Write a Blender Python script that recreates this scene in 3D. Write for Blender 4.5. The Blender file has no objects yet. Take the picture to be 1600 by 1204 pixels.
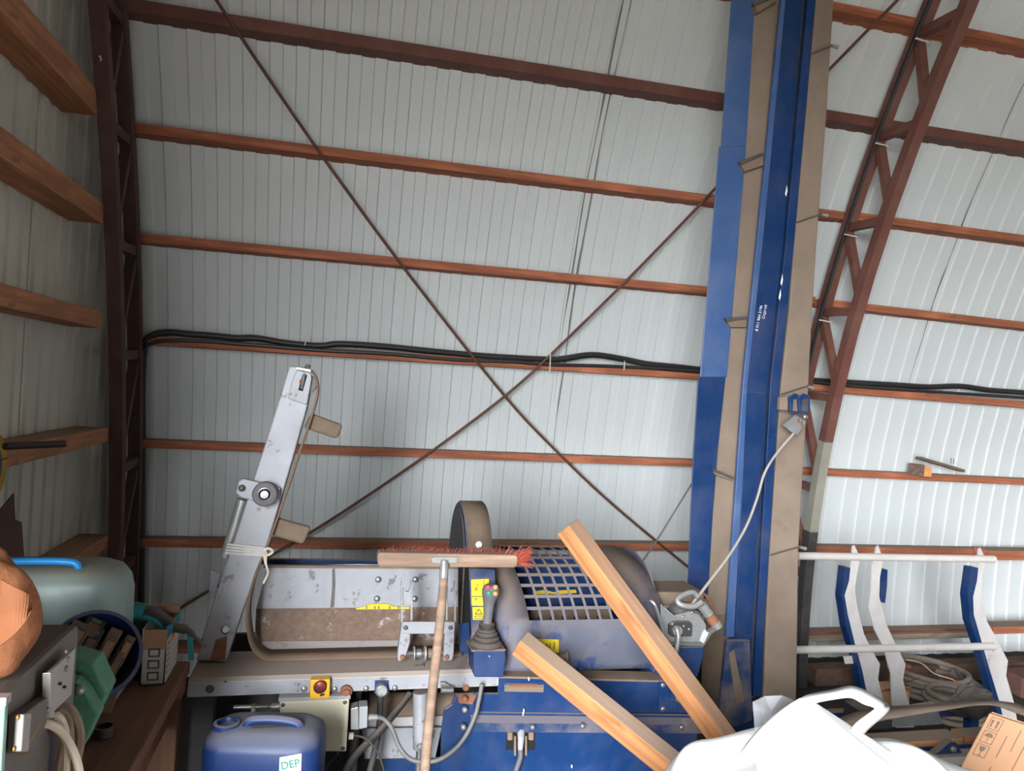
import bpy, bmesh, math, random
from mathutils import Vector, Matrix
random.seed(7)
scene = bpy.context.scene
C = scene.collection
R = math.radians

# ------------------------------------------------------------------ camera
CAMZ = 1.6
FPX = 1150.0
yaw, pitch, roll = R(13.0), R(0.46), R(3.2)
_f = Vector((math.sin(yaw)*math.cos(pitch), math.cos(yaw)*math.cos(pitch), math.sin(pitch)))
_r = Vector((math.cos(yaw), -math.sin(yaw), 0))
_u = _r.cross(_f)
_r, _u = _r*math.cos(roll)+_u*math.sin(roll), -_r*math.sin(roll)+_u*math.cos(roll)
cam = bpy.data.cameras.new('camera')
camo = bpy.data.objects.new('camera', cam)
C.objects.link(camo)
cam.sensor_fit = 'HORIZONTAL'
cam.sensor_width = 36
cam.lens = 36*FPX/1600
cam.clip_start = 0.02
camo.matrix_world = Matrix(((_r.x, _u.x, -_f.x, 0), (_r.y, _u.y, -_f.y, 0), (_r.z, _u.z, -_f.z, CAMZ), (0, 0, 0, 1)))
scene.camera = camo

# ------------------------------------------------------------------ sky, doorway, exposure
w = bpy.data.worlds.new('overcast_sky')
scene.world = w
w.use_nodes = True
bg = w.node_tree.nodes['Background']
_N = w.node_tree.nodes; _L = w.node_tree.links            # overcast sky: three times as bright overhead as at the horizon
_tc = _N.new('ShaderNodeTexCoord'); _sx = _N.new('ShaderNodeSeparateXYZ'); _mr = _N.new('ShaderNodeMapRange')
_L.new(_tc.outputs['Generated'], _sx.inputs[0]); _L.new(_sx.outputs[2], _mr.inputs[0])
_mr.inputs[3].default_value = 61.0; _mr.inputs[4].default_value = 183.0
bg.inputs[0].default_value = (0.92, 0.96, 1.0, 1)
_L.new(_mr.outputs[0], bg.inputs[1])
DOOR = (-4.7, -0.8, 0.0, 2.75, -1.16)      # y0, y1, z0, z1, x of the open gate in the gable, behind the camera
pl = bpy.data.lights.new('gateway_portal', 'AREA')
pl.shape = 'RECTANGLE'
pl.size = DOOR[3]-DOOR[2]
pl.size_y = DOOR[1]-DOOR[0]
pl.cycles.is_portal = True
plo = bpy.data.objects.new('gateway_portal', pl)
C.objects.link(plo)
plo.location = (DOOR[4], (DOOR[0]+DOOR[1])/2, (DOOR[2]+DOOR[3])/2)
plo.rotation_euler = (0, R(-90), 0)
scene.view_settings.view_transform = 'Standard'
scene.view_settings.look = 'None'
scene.view_settings.gamma = 1
scene.view_settings.use_curve_mapping = False
scene.view_settings.exposure = 0.0

# ------------------------------------------------------------------ photograph pixel -> place
def ray(x, y):
    return _r*((x-800)/FPX) - _u*((y-602)/FPX) + _f
def at(x, y, Y=None, X=None, Z=None):
    d = ray(x, y)
    if Y is not None: t = Y/d.y
    elif X is not None: t = X/d.x
    else: t = (Z-CAMZ)/d.z
    return d*t + Vector((0, 0, CAMZ))
def wallY(Z):
    t = Z-0.756
    return 4.16-0.09*t-0.095*t*t
def on_wall(x, y, off=0.0):
    d = ray(x, y); d = d/d.y
    lo, hi = 0.5, 8
    for _ in range(50):
        m = (lo+hi)/2
        if m < wallY(CAMZ+d.z*m)-off: lo = m
        else: hi = m
    return d*lo + Vector((0, 0, CAMZ))

# ------------------------------------------------------------------ materials
def s2l(c):
    return tuple(((v/255)/12.92 if v/255 <= .04045 else ((v/255+.055)/1.055)**2.4) for v in c)
MATS = {}
def mat(name, rgb, rough=.6, metal=0.0, var=.12, scale=8.0, dust=None, wear=None, grain=None, bump=0.0,
        bscale=60.0, spec=.4, alpha=1.0, trans=0.0, emit=None, sss=0.0):
    """rgb in 0..255 sRGB.  var: brightness mottling.  dust=(rgb, up_amount, all_over_amount).
    wear=(rgb, scale, threshold).  grain='X'|'Y'|'Z': wood grain along that object axis."""
    m = bpy.data.materials.new(name)
    m.use_nodes = True
    nt = m.node_tree; N = nt.nodes; L = nt.links
    b = N['Principled BSDF']
    b.inputs['Roughness'].default_value = rough
    b.inputs['Metallic'].default_value = metal
    b.inputs['Specular IOR Level'].default_value = spec
    b.inputs['Alpha'].default_value = alpha
    b.inputs['Transmission Weight'].default_value = trans
    tc = N.new('ShaderNodeTexCoord')
    base = s2l(rgb)
    def mixc(fac, a, bb):
        n = N.new('ShaderNodeMix'); n.data_type = 'RGBA'
        if isinstance(fac, float): n.inputs[0].default_value = fac
        else: L.new(fac, n.inputs[0])
        for i, v in ((6, a), (7, bb)):
            if isinstance(v, tuple): n.inputs[i].default_value = (*v, 1)
            else: L.new(v, n.inputs[i])
        return n.outputs[2]
    def ramp(src, lo, hi):
        n = N.new('ShaderNodeMapRange')
        n.inputs[1].default_value = lo; n.inputs[2].default_value = hi
        L.new(src, n.inputs[0]); return n.outputs[0]
    def noise(sc, detail=4.0, vec=None, rgh=.6):
        n = N.new('ShaderNodeTexNoise')
        n.inputs['Scale'].default_value = sc; n.inputs['Detail'].default_value = detail
        n.inputs['Roughness'].default_value = rgh
        L.new(vec if vec else tc.outputs['Object'], n.inputs['Vector'])
        return n.outputs['Fac']
    dark = tuple(v*(1-var) for v in base); lite = tuple(min(1, v*(1+var)) for v in base)
    col = mixc(ramp(noise(scale), .3, .7), dark, lite)
    h = None
    if grain:
        mp = N.new('ShaderNodeMapping')
        L.new(tc.outputs['Object'], mp.inputs['Vector'])
        mp.inputs['Scale'].default_value = {'X': (1.6, 26, 26), 'Y': (26, 1.6, 26), 'Z': (26, 26, 1.6)}[grain]
        g = noise(1.6, 6.0, mp.outputs[0])
        gd = tuple(v*.62 for v in base)
        col = mixc(ramp(g, .42, .62), gd, col)
        mp2 = N.new('ShaderNodeMapping')
        L.new(tc.outputs['Object'], mp2.inputs['Vector'])
        mp2.inputs['Scale'].default_value = {'X': (3, 9, 9), 'Y': (9, 3, 9), 'Z': (9, 9, 3)}[grain]
        k = noise(1.5, 3.0, mp2.outputs[0])
        col = mixc(ramp(k, .63, .72), col, tuple(v*.55 for v in base))
        h = g
    if wear:
        wn = noise(wear[1], 8.0, None, .7)
        col = mixc(ramp(wn, wear[2], wear[2]+.06), col, s2l(wear[0]))
    if dust:
        ge = N.new('ShaderNodeNewGeometry')
        sp = N.new('ShaderNodeSeparateXYZ'); L.new(ge.outputs['Normal'], sp.inputs[0])
        up = ramp(sp.outputs[2], .25, .9)
        mu = N.new('ShaderNodeMath'); mu.operation = 'MULTIPLY'; L.new(up, mu.inputs[0]); mu.inputs[1].default_value = dust[1]
        dn = noise(4.5, 7.0, None, .65)
        md = N.new('ShaderNodeMath'); md.operation = 'MULTIPLY'; L.new(ramp(dn, .45, .72), md.inputs[0]); md.inputs[1].default_value = dust[2]
        mx = N.new('ShaderNodeMath'); mx.operation = 'MAXIMUM'; L.new(mu.outputs[0], mx.inputs[0]); L.new(md.outputs[0], mx.inputs[1])
        col = mixc(mx.outputs[0], col, s2l(dust[0]))
        rr = N.new('ShaderNodeMapRange'); rr.inputs[3].default_value = rough; rr.inputs[4].default_value = .9
        L.new(mx.outputs[0], rr.inputs[0]); L.new(rr.outputs[0], b.inputs['Roughness'])
        if metal:
            rm = N.new('ShaderNodeMapRange'); rm.inputs[3].default_value = metal; rm.inputs[4].default_value = 0
            L.new(mx.outputs[0], rm.inputs[0]); L.new(rm.outputs[0], b.inputs['Metallic'])
    L.new(col, b.inputs['Base Color'])
    if bump:
        bn = N.new('ShaderNodeBump'); bn.inputs['Strength'].default_value = bump; bn.inputs['Distance'].default_value = .01
        L.new(h if h else noise(bscale, 5.0), bn.inputs['Height'])
        L.new(bn.outputs[0], b.inputs['Normal'])
    if emit:
        b.inputs['Emission Color'].default_value = (*s2l(emit[0]), 1); b.inputs['Emission Strength'].default_value = emit[1]
    MATS[name] = m
    return m
DUST = (134, 116, 101)
mat('sheet_metal', (212, 216, 216), .42, 0, .035, 1.3, wear=((188, 184, 178), 2.2, .70))
mat('gable_sheet', (206, 200, 188), .5, 0, .05, 2)
mat('dirt_streak', (92, 86, 80), .8, 0, .2, 9, alpha=.6)
mat('purlin_wood', (186, 112, 80), .75, 0, .25, 3, dust=((140, 122, 106), .95, .0), grain='X', bump=.25)
mat('gable_wood', (190, 126, 88), .75, 0, .25, 3, dust=((150, 125, 104), .8, .0), grain='Y', bump=.25)
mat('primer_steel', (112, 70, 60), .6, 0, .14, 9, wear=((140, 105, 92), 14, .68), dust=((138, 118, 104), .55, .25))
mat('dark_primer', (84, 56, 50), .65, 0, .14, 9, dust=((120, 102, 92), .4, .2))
mat('post_grey', (150, 146, 132), .7, 0, .1, 9)
mat('concrete', (56, 51, 46), .9, 0, .18, 3, bump=.2)
mat('yard_ground', (64, 60, 52), .95, 0, .15, 1.5)
mat('roof_sheet', (100, 96, 90), .5, 0, .04, 2)
mat('rod_steel', (104, 72, 58), .6, .2, .2, 14)
mat('black_cable', (34, 34, 36), .45, 0, .2, 20, dust=((110, 100, 92), .45, .15))
mat('wire_rope', (182, 174, 162), .5, .2, .1, 20)
mat('grey_cable', (104, 102, 100), .55, 0, .12, 20)
mat('white_tie', (214, 210, 200), .5, 0, .05, 20)
mat('blue_paint', (15, 48, 92), .4, 0, .16, 5, dust=(DUST, .9, .14), wear=((76, 86, 112), 16, .70), spec=.35)
mat('blue_dusty', (28, 52, 88), .5, 0, .2, 6, dust=(DUST, .9, .95), wear=((110, 112, 126), 11, .66))
mat('hood_dusty', (82, 84, 98), .6, 0, .18, 5, wear=((26, 56, 106), 8, .53), dust=(DUST, .85, .55))
mat('blue_paint_sheen', (58, 86, 132), .35, 0, .08, 3, dust=((140, 140, 150), .2, .2), spec=.5)  # blue paint made lighter: glossy sky reflection put into the colour
mat('silver_paint', (148, 150, 156), .5, .25, .14, 7, wear=((106, 104, 108), 17, .58), dust=(DUST, .92, .22))
mat('silver_dusty', (176, 172, 170), .6, .15, .12, 5, wear=((110, 100, 94), 20, .64), dust=((160, 140, 123), .62, .6))
mat('rusty_trough', (112, 90, 78), .8, .1, .25, 60, wear=((160, 158, 160), 26, .60), dust=(DUST, .5, .3), bump=.3)
mat('galvanised', (156, 158, 158), .38, .6, .16, 22, dust=(DUST, .6, .2))
mat('bright_steel', (164, 165, 167), .34, .8, .06, 20)
mat('dark_steel', (84, 82, 82), .5, .4, .2, 16, dust=(DUST, .5, .2))
mat('rust', (128, 84, 62), .8, .1, .25, 18)
mat('tan_belt', (128, 112, 98), .9, 0, .14, 6, wear=((122, 104, 90), 5, .62), bump=.08)
mat('tan_cleat', (116, 99, 84), .85, 0, .16, 14)
mat('brown_belt', (116, 96, 80), .85, 0, .12, 10)
mat('black_rubber', (46, 45, 46), .7, 0, .2, 14, dust=((128, 114, 102), .55, .12))
mat('grey_rubber', (92, 92, 94), .6, 0, .12, 14, dust=(DUST, .5, .1))
mat('black_void', (20, 19, 19), .9, 0, .1, 8)

# ------------------------------------------------------------------ mesh helpers
WORLD = {}                                    # object name -> world origin (all parents are unrotated)
def empty(name, loc, label=None, cat=None, group=None, kind=None):
    o = bpy.data.objects.new(name, None)
    C.objects.link(o); o.location = loc; o.empty_display_size = .05
    WORLD[o.name] = Vector(loc)
    return tag(o, label, cat, group, kind)
def tag(o, label=None, cat=None, group=None, kind=None):
    if label: o['label'] = label
    if cat: o['category'] = cat
    if group: o['group'] = group
    if kind: o['kind'] = kind
    return o
class MB:
    def __init__(s): s.v = []; s.f = []
    def poly(s, pts, faces):
        b = len(s.v); s.v += [Vector(p) for p in pts]; s.f += [tuple(b+i for i in f) for f in faces]; return s
    def box(s, a, b):
        (x0, y0, z0), (x1, y1, z1) = a, b
        if x0 > x1: x0, x1 = x1, x0
        if y0 > y1: y0, y1 = y1, y0
        if z0 > z1: z0, z1 = z1, z0
        return s.poly([(x0, y0, z0), (x1, y0, z0), (x1, y1, z0), (x0, y1, z0), (x0, y0, z1), (x1, y0, z1), (x1, y1, z1), (x0, y1, z1)],
                      [(0, 3, 2, 1), (4, 5, 6, 7), (0, 1, 5, 4), (1, 2, 6, 5), (2, 3, 7, 6), (3, 0, 4, 7)])
    def beam(s, p, q, wa, wb, up=(0, 0, 1)):
        """square bar from p to q; wa across (perp. to up), wb along up"""
        p = Vector(p); q = Vector(q); d = (q-p).normalized()
        a = d.cross(Vector(up))
        if a.length < 1e-4: a = d.cross(Vector((0, 1, 0)))
        a.normalize(); b = a.cross(d).normalized()
        pts = []
        for c in (p, q):
            for i, j in ((-1, -1), (1, -1), (1, 1), (-1, 1)): pts.append(c+a*(i*wa/2)+b*(j*wb/2))
        return s.poly(pts, [(0, 1, 2, 3), (7, 6, 5, 4), (0, 4, 5, 1), (1, 5, 6, 2), (2, 6, 7, 3), (3, 7, 4, 0)])
    def prism(s, pts, vec):
        """closed polygon pts extruded along vec"""
        n = len(pts); vec = Vector(vec); P = [Vector(p) for p in pts]
        nr = Vector((0, 0, 0))
        for i in range(n):
            a, b = P[i], P[(i+1) % n]; nr += a.cross(b)
        if nr.dot(vec) > 0: P.reverse()
        return s.poly(P+[p+vec for p in P], [tuple(range(n)), tuple(range(2*n-1, n-1, -1))]+[(i, i+n, (i+1) % n+n, (i+1) % n) for i in range(n)])
    def tube(s, pts, r, seg=8, caps=True):
        P = [Vector(p) for p in pts]; rr = r if isinstance(r, (list, tuple)) else [r]*len(P)
        b = len(s.v); n = len(P); prev = None
        for i, p in enumerate(P):
            d = (P[min(i+1, n-1)]-P[max(i-1, 0)]).normalized()
            if prev is None:
                a = d.cross(Vector((0, 0, 1)))
                if a.length < .05: a = d.cross(Vector((0, 1, 0)))
            else: a = prev-d*prev.dot(d)
            a.normalize(); prev = a; c = d.cross(a)
            for k in range(seg):
                t = 2*math.pi*k/seg
                s.v.append(p+(a*math.cos(t)+c*math.sin(t))*rr[i])
        for i in range(n-1):
            for k in range(seg):
                s.f.append((b+i*seg+k, b+i*seg+(k+1) % seg, b+(i+1)*seg+(k+1) % seg, b+(i+1)*seg+k))
        if caps:
            s.f.append(tuple(b+k for k in reversed(range(seg)))); s.f.append(tuple(b+(n-1)*seg+k for k in range(seg)))
        return s
    def cyl(s, p, q, r, seg=16): return s.tube([p, q], r, seg)
    def lathe(s, c, axis, prof, seg=24, caps=True):
        """prof: list of (radius, distance along axis)"""
        c = Vector(c); d = Vector(axis).normalized()
        return s.tube2(c, d, prof, seg, caps)
    def tube2(s, c, d, prof, seg, caps=True):
        a = d.cross(Vector((0, 0, 1)))
        if a.length < .05: a = d.cross(Vector((0, 1, 0)))
        a.normalize(); e = d.cross(a); b = len(s.v); n = len(prof)
        for r, h in prof:
            for k in range(seg):
                t = 2*math.pi*k/seg
                s.v.append(c+d*h+(a*math.cos(t)+e*math.sin(t))*max(r, 1e-5))
        for i in range(n-1):
            for k in range(seg):
                s.f.append((b+i*seg+k, b+i*seg+(k+1) % seg, b+(i+1)*seg+(k+1) % seg, b+(i+1)*seg+k))
        if not caps: return s
        s.f.append(tuple(b+k for k in reversed(range(seg)))); s.f.append(tuple(b+(n-1)*seg+k for k in range(seg)))
        return s
    def strip(s, A, B, th=None):
        """ruled surface between two polylines; with th a solid of that thickness vector"""
        n = len(A); A = [Vector(p) for p in A]; B = [Vector(p) for p in B]
        if th is None:
            return s.poly(A+B, [(i, i+1, n+i+1, n+i) for i in range(n-1)])
        t = Vector(th)
        pts = A+B+[p+t for p in A]+[p+t for p in B]
        fs = []
        for i in range(n-1):
            fs += [(i, i+1, n+i+1, n+i), (2*n+i, 3*n+i, 3*n+i+1, 2*n+i+1), (i, 2*n+i, 2*n+i+1, i+1), (n+i, n+i+1, 3*n+i+1, 3*n+i)]
        fs += [(0, n, 3*n, 2*n), (n-1, 3*n-1, 4*n-1, 2*n-1)]
        return s.poly(pts, fs)
    def build(s, name, material, parent=None, smooth=False, bevel=0.0, solid=0.0, sub=0, label=None, cat=None, group=None, kind=None, origin=None, base=False):
        if origin is None:
            lo = Vector([min(v[i] for v in s.v) for i in range(3)]); hi = Vector([max(v[i] for v in s.v) for i in range(3)])
            origin = (lo+hi)/2
            if base: origin.z = lo.z
        origin = Vector(origin)
        me = bpy.data.meshes.new(name)
        me.from_pydata([v-origin for v in s.v], [], s.f)
        bm = bmesh.new(); bm.from_mesh(me)
        bmesh.ops.recalc_face_normals(bm, faces=bm.faces)
        bm.to_mesh(me); bm.free()
        me.update()
        me.materials.append(MATS[material] if isinstance(material, str) else material)
        o = bpy.data.objects.new(name, me); C.objects.link(o)
        WORLD[o.name] = origin
        if parent is not None:
            o.parent = parent; o.location = origin-WORLD[parent.name]
        else: o.location = origin
        if smooth:
            for p in me.polygons: p.use_smooth = True
        if solid:
            m = o.modifiers.new('solid', 'SOLIDIFY'); m.thickness = solid; m.offset = 0
        if bevel:
            m = o.modifiers.new('bevel', 'BEVEL'); m.width = bevel; m.segments = 2; m.limit_method = 'ANGLE'; m.angle_limit = R(40)
        if sub:
            m = o.modifiers.new('sub', 'SUBSURF'); m.levels = sub; m.render_levels = sub
        if smooth and not sub:
            try: me.set_sharp_from_angle(angle=R(38))
            except Exception: pass
        return tag(o, label, cat, group, kind)
def copy_to(o, parent, loc, name=None):
    c = o.copy(); C.objects.link(c)
    if parent is not None:
        c.parent = parent; c.location = Vector(loc)-WORLD[parent.name]
    else: c.location = loc
    WORLD[c.name] = Vector(loc)
    return c
def smooth_path(pts, n=8):
    P = [Vector(p) for p in pts]; out = []
    for i in range(len(P)-1):
        p0 = P[max(i-1, 0)]; p1 = P[i]; p2 = P[i+1]; p3 = P[min(i+2, len(P)-1)]
        for k in range(n):
            t = k/n
            out.append(.5*((2*p1)+(p2-p0)*t+(2*p0-5*p1+4*p2-p3)*t*t+(3*p1-p0-3*p2+p3)*t**3))
    return out+[P[-1]]
def bolt(parent, p, d=(0, -1, 0), r=.009, h=.007, m='bright_steel', name='bolt'):
    p = Vector(p); d = Vector(d).normalized()
    return MB().lathe(p-d*.002, d, [(r, 0), (r, h*.5), (r*.8, h*.8), (r*.35, h)], 10).build(name, m, parent, smooth=True)

# ================================================================== THE SHED
GX = -1.14                                    # gable sheet plane
XEND = 9.2
ZTOP = 6.6
def corr(u, pitch=.115, depth=.010):
    """corrugation: list of (u, depth) over one pitch"""
    return [(u+.000, 0), (u+.0515, 0), (u+.0575, depth), (u+.109, depth)]
arcZ = [0, .35, .7, 1.05, 1.4, 1.75, 2.1, 2.45, 2.8, 3.15, 3.5, 4.0, 4.5, 5.0, 5.5, 6.0, 6.3, ZTOP]
def arcN(z):
    d = -.09-.19*(z-.756)                     # dY/dZ
    n = Vector((0, -1, d)).normalized()       # inward normal
    return n
back = empty('wall_back', (GX, 4.2, 0), kind='structure')
x = 1.16-.0
x0s = [1.16+1.15*k for k in range(-2, 7)]
for si, x0 in enumerate(x0s):
    prof = []
    for k in range(10): prof += corr(x0+.115*k)
    prof.append((x0+1.15, 0)); prof.append((x0+1.15+.035, 0))      # overlap lip
    mb = MB(); A = []
    for (xx, dp) in prof:
        lift = .0015 if xx < x0+1.15 else .0030
        A.append([Vector((xx, wallY(z), z))+arcN(z)*(dp+lift) for z in arcZ])
    n = len(arcZ)
    pts = [p for a in A for p in a]
    fs = [(i*n+j, (i+1)*n+j, (i+1)*n+j+1, i*n+j+1) for i in range(len(A)-1) for j in range(n-1)]
    mb.poly(pts, fs).build('sheet', 'sheet_metal', back)
# unseen skin added outside the ribbed sheets to block light leaks, and rust-grey dirt streaks on two sheet laps
MB().strip([Vector((GX-.05, wallY(z), z))-arcN(z)*.03 for z in arcZ], [Vector((XEND, wallY(z), z))-arcN(z)*.03 for z in arcZ]).build('light_block_skin', 'roof_sheet', back)
rd = random.Random(4)
for xj, za, zb in ((1.172, 1.55, 4.2), (1.205, 1.0, 3.9), (3.475, 1.7, 3.6)):
    zz = [za+(zb-za)*i/26 for i in range(27)]
    Lp, Rp = [], []
    for i, z in enumerate(zz):
        hw = (.0015+.004*rd.random())*(.25+math.sin(math.pi*i/26)); ox = .003*math.sin(i*.9+xj)
        Lp.append(Vector((xj+ox-hw, wallY(z), z))+arcN(z)*.0125); Rp.append(Vector((xj+ox+hw, wallY(z), z))+arcN(z)*.0125)
    MB().strip(Lp, Rp).build('dirt_streak', 'dirt_streak', back)
# purlins of the curved wall: (bottom z, x0, x1, height, depth)
def purlin(z, x0, x1, hgt=.042, dep=.105, m='purlin_wood', name='purlin', dy=0, tilt=0.0):
    y = wallY(z)
    n = arcN(z); t = Vector((0, n.z, -n.y))
    if t.z < 0: t = -t
    # boards lie level, the face towards the room upright
    p0 = Vector((x0, y, z)); p1 = Vector((x1, y, z+tilt))
    a = []
    for p in (p0, p1):
        a += [p+Vector((0, -dep+dy, 0)), p+Vector((0, .0+dy-.004, -.0)), p+Vector((0, dy-.004-hgt*.25, hgt)), p+Vector((0, -dep+dy, hgt))]
    return MB().poly(a, [(0, 1, 2, 3), (7, 6, 5, 4), (0, 4, 5, 1), (1, 5, 6, 2), (2, 6, 7, 3), (3, 7, 4, 0)]).build(name, m, back, bevel=.003)
purlin(.705, -.99, 2.62); purlin(1.215, -.99, 2.64); purlin(1.728, -.93, 2.60)
purlin(2.198, -1.0, 2.62); purlin(2.65, -1.0, 2.64)
purlin(3.085, -1.05, 9.0, .055, .10, 'primer_steel', 'steel_purlin')
purlin(3.505, -1.05, 2.1); purlin(3.505, 2.1, 9.1); purlin(3.95, -1.05, 9.1); purlin(4.4, -1.05, 9.1); purlin(4.9, -1.05, 9.1)
purlin(.700, 2.62, 9.1, tilt=-.03*2); purlin(1.190, 2.66, 9.1, tilt=-.04*2); purlin(1.705, 2.64, 9.1, tilt=-.05*2); purlin(2.192, 2.66, 9.1, tilt=-.06*2); purlin(2.655, 2.66, 9.1, tilt=-.03*2)
purlin(.155, -.99, 1.9); purlin(.155, 1.9, 9.1)
# gable (left) wall
gab = empty('wall_left', (GX, 0, 0), kind='structure')
MB().box((GX-.03, DOOR[1], 0), (GX-.02, 4.3, 7.0)).build('light_block_skin', 'roof_sheet', gab)  # unseen backing added behind the gable sheets against light leaks
def arcZofY(y):
    lo, hi = 0, ZTOP
    for _ in range(40):
        m = (lo+hi)/2
        if wallY(m) > abs(y)-0: lo = m
        else: hi = m
    return lo
yy = 4.20
for n_ in range(5):
    prof = []; mb = MB()
    for k in range(10):
        for (uu, dp) in corr(.115*k): prof.append((yy-uu, dp))
    prof.append((yy-1.15, 0)); prof.append((yy-1.18, .002))
    if n_ == 4: prof = [p for p in prof if p[0] > DOOR[1]]
    pts = []
    for (py, dp) in prof:
        ztop = arcZofY(py) if py > 0 else 7.3
        if py > 4.05: ztop = 1.6
        pts += [(GX+dp, py, 0), (GX+dp, py, ztop)]
    mb.poly(pts, [(2*i, 2*i+2, 2*i+3, 2*i+1) for i in range(len(prof)-1)]).build('sheet', 'gable_sheet', gab)
    yy -= 1.15
for z, h, yend in ((.782, .06, 3.72), (1.275, .065, 3.60), (1.768, .070, 3.42), (2.198, .085, 3.36), (2.596, .10, 3.22), (3.05, .07, 3.0), (3.5, .07, 2.8)):
    MB().box((GX+.008, -.75, z), (-1.0, yend, z+h)).build('purlin', 'gable_wood', gab, bevel=.004)

# far sides of the shed, out of view: roof slope, right gable, opposite side with the open doorway
prof = [(wallY(ZTOP), ZTOP), (-.2, 6.95), (-1.5, 7.3), (-3.0, 6.95), (-4.5, 5.9), (-5.6, 4.6), (-6.3, 3.3), (-6.8, 2.1)]
MB().strip([(GX-.02, y, z) for y, z in prof], [(XEND, y, z) for y, z in prof], (0, 0, .04)).build('ceiling', 'roof_sheet', kind='structure')
pf = [(-6.8, 2.1), (-7.1, 1.0), (-7.2, 0)]
MB().strip([(GX-.02, y, z) for y, z in pf], [(XEND, y, z) for y, z in pf], (0, -.04, 0)).build('wall_front', 'roof_sheet', kind='structure')
full = [(4.2, 0)]+[(wallY(z), z) for z in arcZ[1:]]+prof[1:]+pf[1:]
MB().prism([(XEND, y, z) for y, z in full], (.04, 0, 0)).build('wall_right', 'sheet_metal', kind='structure')
# gable sheet above and beside the open gate
MB().prism([(GX-.02, y, z) for y, z in [(DOOR[1]+.02, DOOR[3]), (DOOR[1]+.02, 7.2)]+prof[2:7]+[(-6.5, DOOR[3])]], (.02, 0, 0)).build('gate_head', 'gable_sheet', gab)
MB().prism([(GX-.02, y, z) for y, z in [(DOOR[0], 0), (DOOR[0], 2.77), (-6.5, 2.77), (-6.8, 2.1), (-7.1, 1.0), (-7.2, 0)]], (.02, 0, 0)).build('gate_side', 'gable_sheet', gab)
MB().box((GX-.3, -7.3, -.1), (XEND+.2, 4.35, 0)).build('floor', 'concrete', kind='structure')
MB().box((-40, -30, -.14), (GX-.3, 30, -.02)).build('yard', 'yard_ground', kind='structure')

# ------------------------------------------------------------------ steel trusses that follow the arch
def truss(x, label, m, zs, w=.055, lower=None, top=5.6):
    t = empty('steel_truss', (x, wallY(0)-.3, 0), label, 'truss', 'arched steel trusses')
    def chord(off, z0, z1, name, mm):
        mb = MB(); n = 14; A = []
        for i in range(n+1):
            z = z0+(z1-z0)*i/n
            A.append(Vector((x, wallY(z)-off, z)))
        for s0 in (0,):
            pts = []
            for i, p in enumerate(A):
                nn = arcN(p.z)
                for a, b in ((-1, -1), (1, -1), (1, 1), (-1, 1)):
                    pts.append(p+Vector((a*w/2, 0, 0))+nn*(b*w/2))
            fs = [(4*i+k, 4*i+(k+1) % 4, 4*i+4+(k+1) % 4, 4*i+4+k) for i in range(n) for k in range(4)]
            fs += [(0, 1, 2, 3), (4*n, 4*n+3, 4*n+2, 4*n+1)]
            mb.poly(pts, fs)
        return mb.build(name, mm, t)
    chord(.135, 0.0, top, 'outer_chord', m)
    if lower:
        chord(.43, lower, top, 'inner_chord', m); chord(.43, .9, lower, 'inner_chord', 'post_grey'); chord(.43, 0, .9, 'inner_chord', lower and 'dark_steel')
    else: chord(.43, 0.0, top, 'inner_chord', m)
    for i, z in enumerate(zs):
        a = Vector((x, wallY(z)-.135, z)); b = Vector((x, wallY(z)-.43, z-.02))
        MB().beam(a, b, w*.75, w*.75).build('rung', m, t)
        if i+1 < len(zs):
            z2 = zs[i+1]
            # diagonal runs from the outer chord under the upper rung down to the inner chord above the lower rung
            p = Vector((x, wallY(z2)-.15, z2-.04)); q = Vector((x, wallY(z+.06)-.42, z+.06))
            MB().beam(p, q, w*.6, w*.75, (1, 0, 0)).build('diagonal', m, t)
    return t
zs = [.15, .66, 1.16, 1.68, 2.15, 2.6, 3.03, 3.46, 3.9, 4.35, 4.8, 5.2]
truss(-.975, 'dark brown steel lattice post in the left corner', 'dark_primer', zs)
truss(2.66, 'brown steel lattice arch right of the blue conveyor, paler lower end', 'primer_steel', zs, lower=1.42)

# ------------------------------------------------------------------ cross brace rods lying on the purlins
def rod(pix, label, extra=None, r=.0075, off=.12):
    P = smooth_path([on_wall(a, b, off) for a, b in pix], 6)
    MB().tube(P, r, 8).build('brace_rod', 'rod_steel', label=label, cat='rod', group='diagonal wind brace rods')
rod([(318, -30), (425, 130), (520, 267), (640, 430), (790, 620), (880, 715), (960, 790), (1075, 885), (1140, 935)],
    'long thin steel brace rod falling from upper left to lower right')
rod([(255, 966), (323, 925), (486, 831), (620, 743), (730, 664), (811, 600), (880, 535), (985, 432), (1100, 313), (1200, 205), (1300, 104), (1410, -8)],
    'long thin steel brace rod rising from lower left to upper right')
# thin grey guy wire behind the beams
MB().tube([at(985, 905, Y=3.0), at(1030, 838, Y=3.1), at(1083, 752, Y=3.2), at(1128, 690, Y=3.25)], .004, 6).build('guy_wire', 'grey_cable', label='thin grey wire slanting up behind the blue conveyor', cat='wire')

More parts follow.
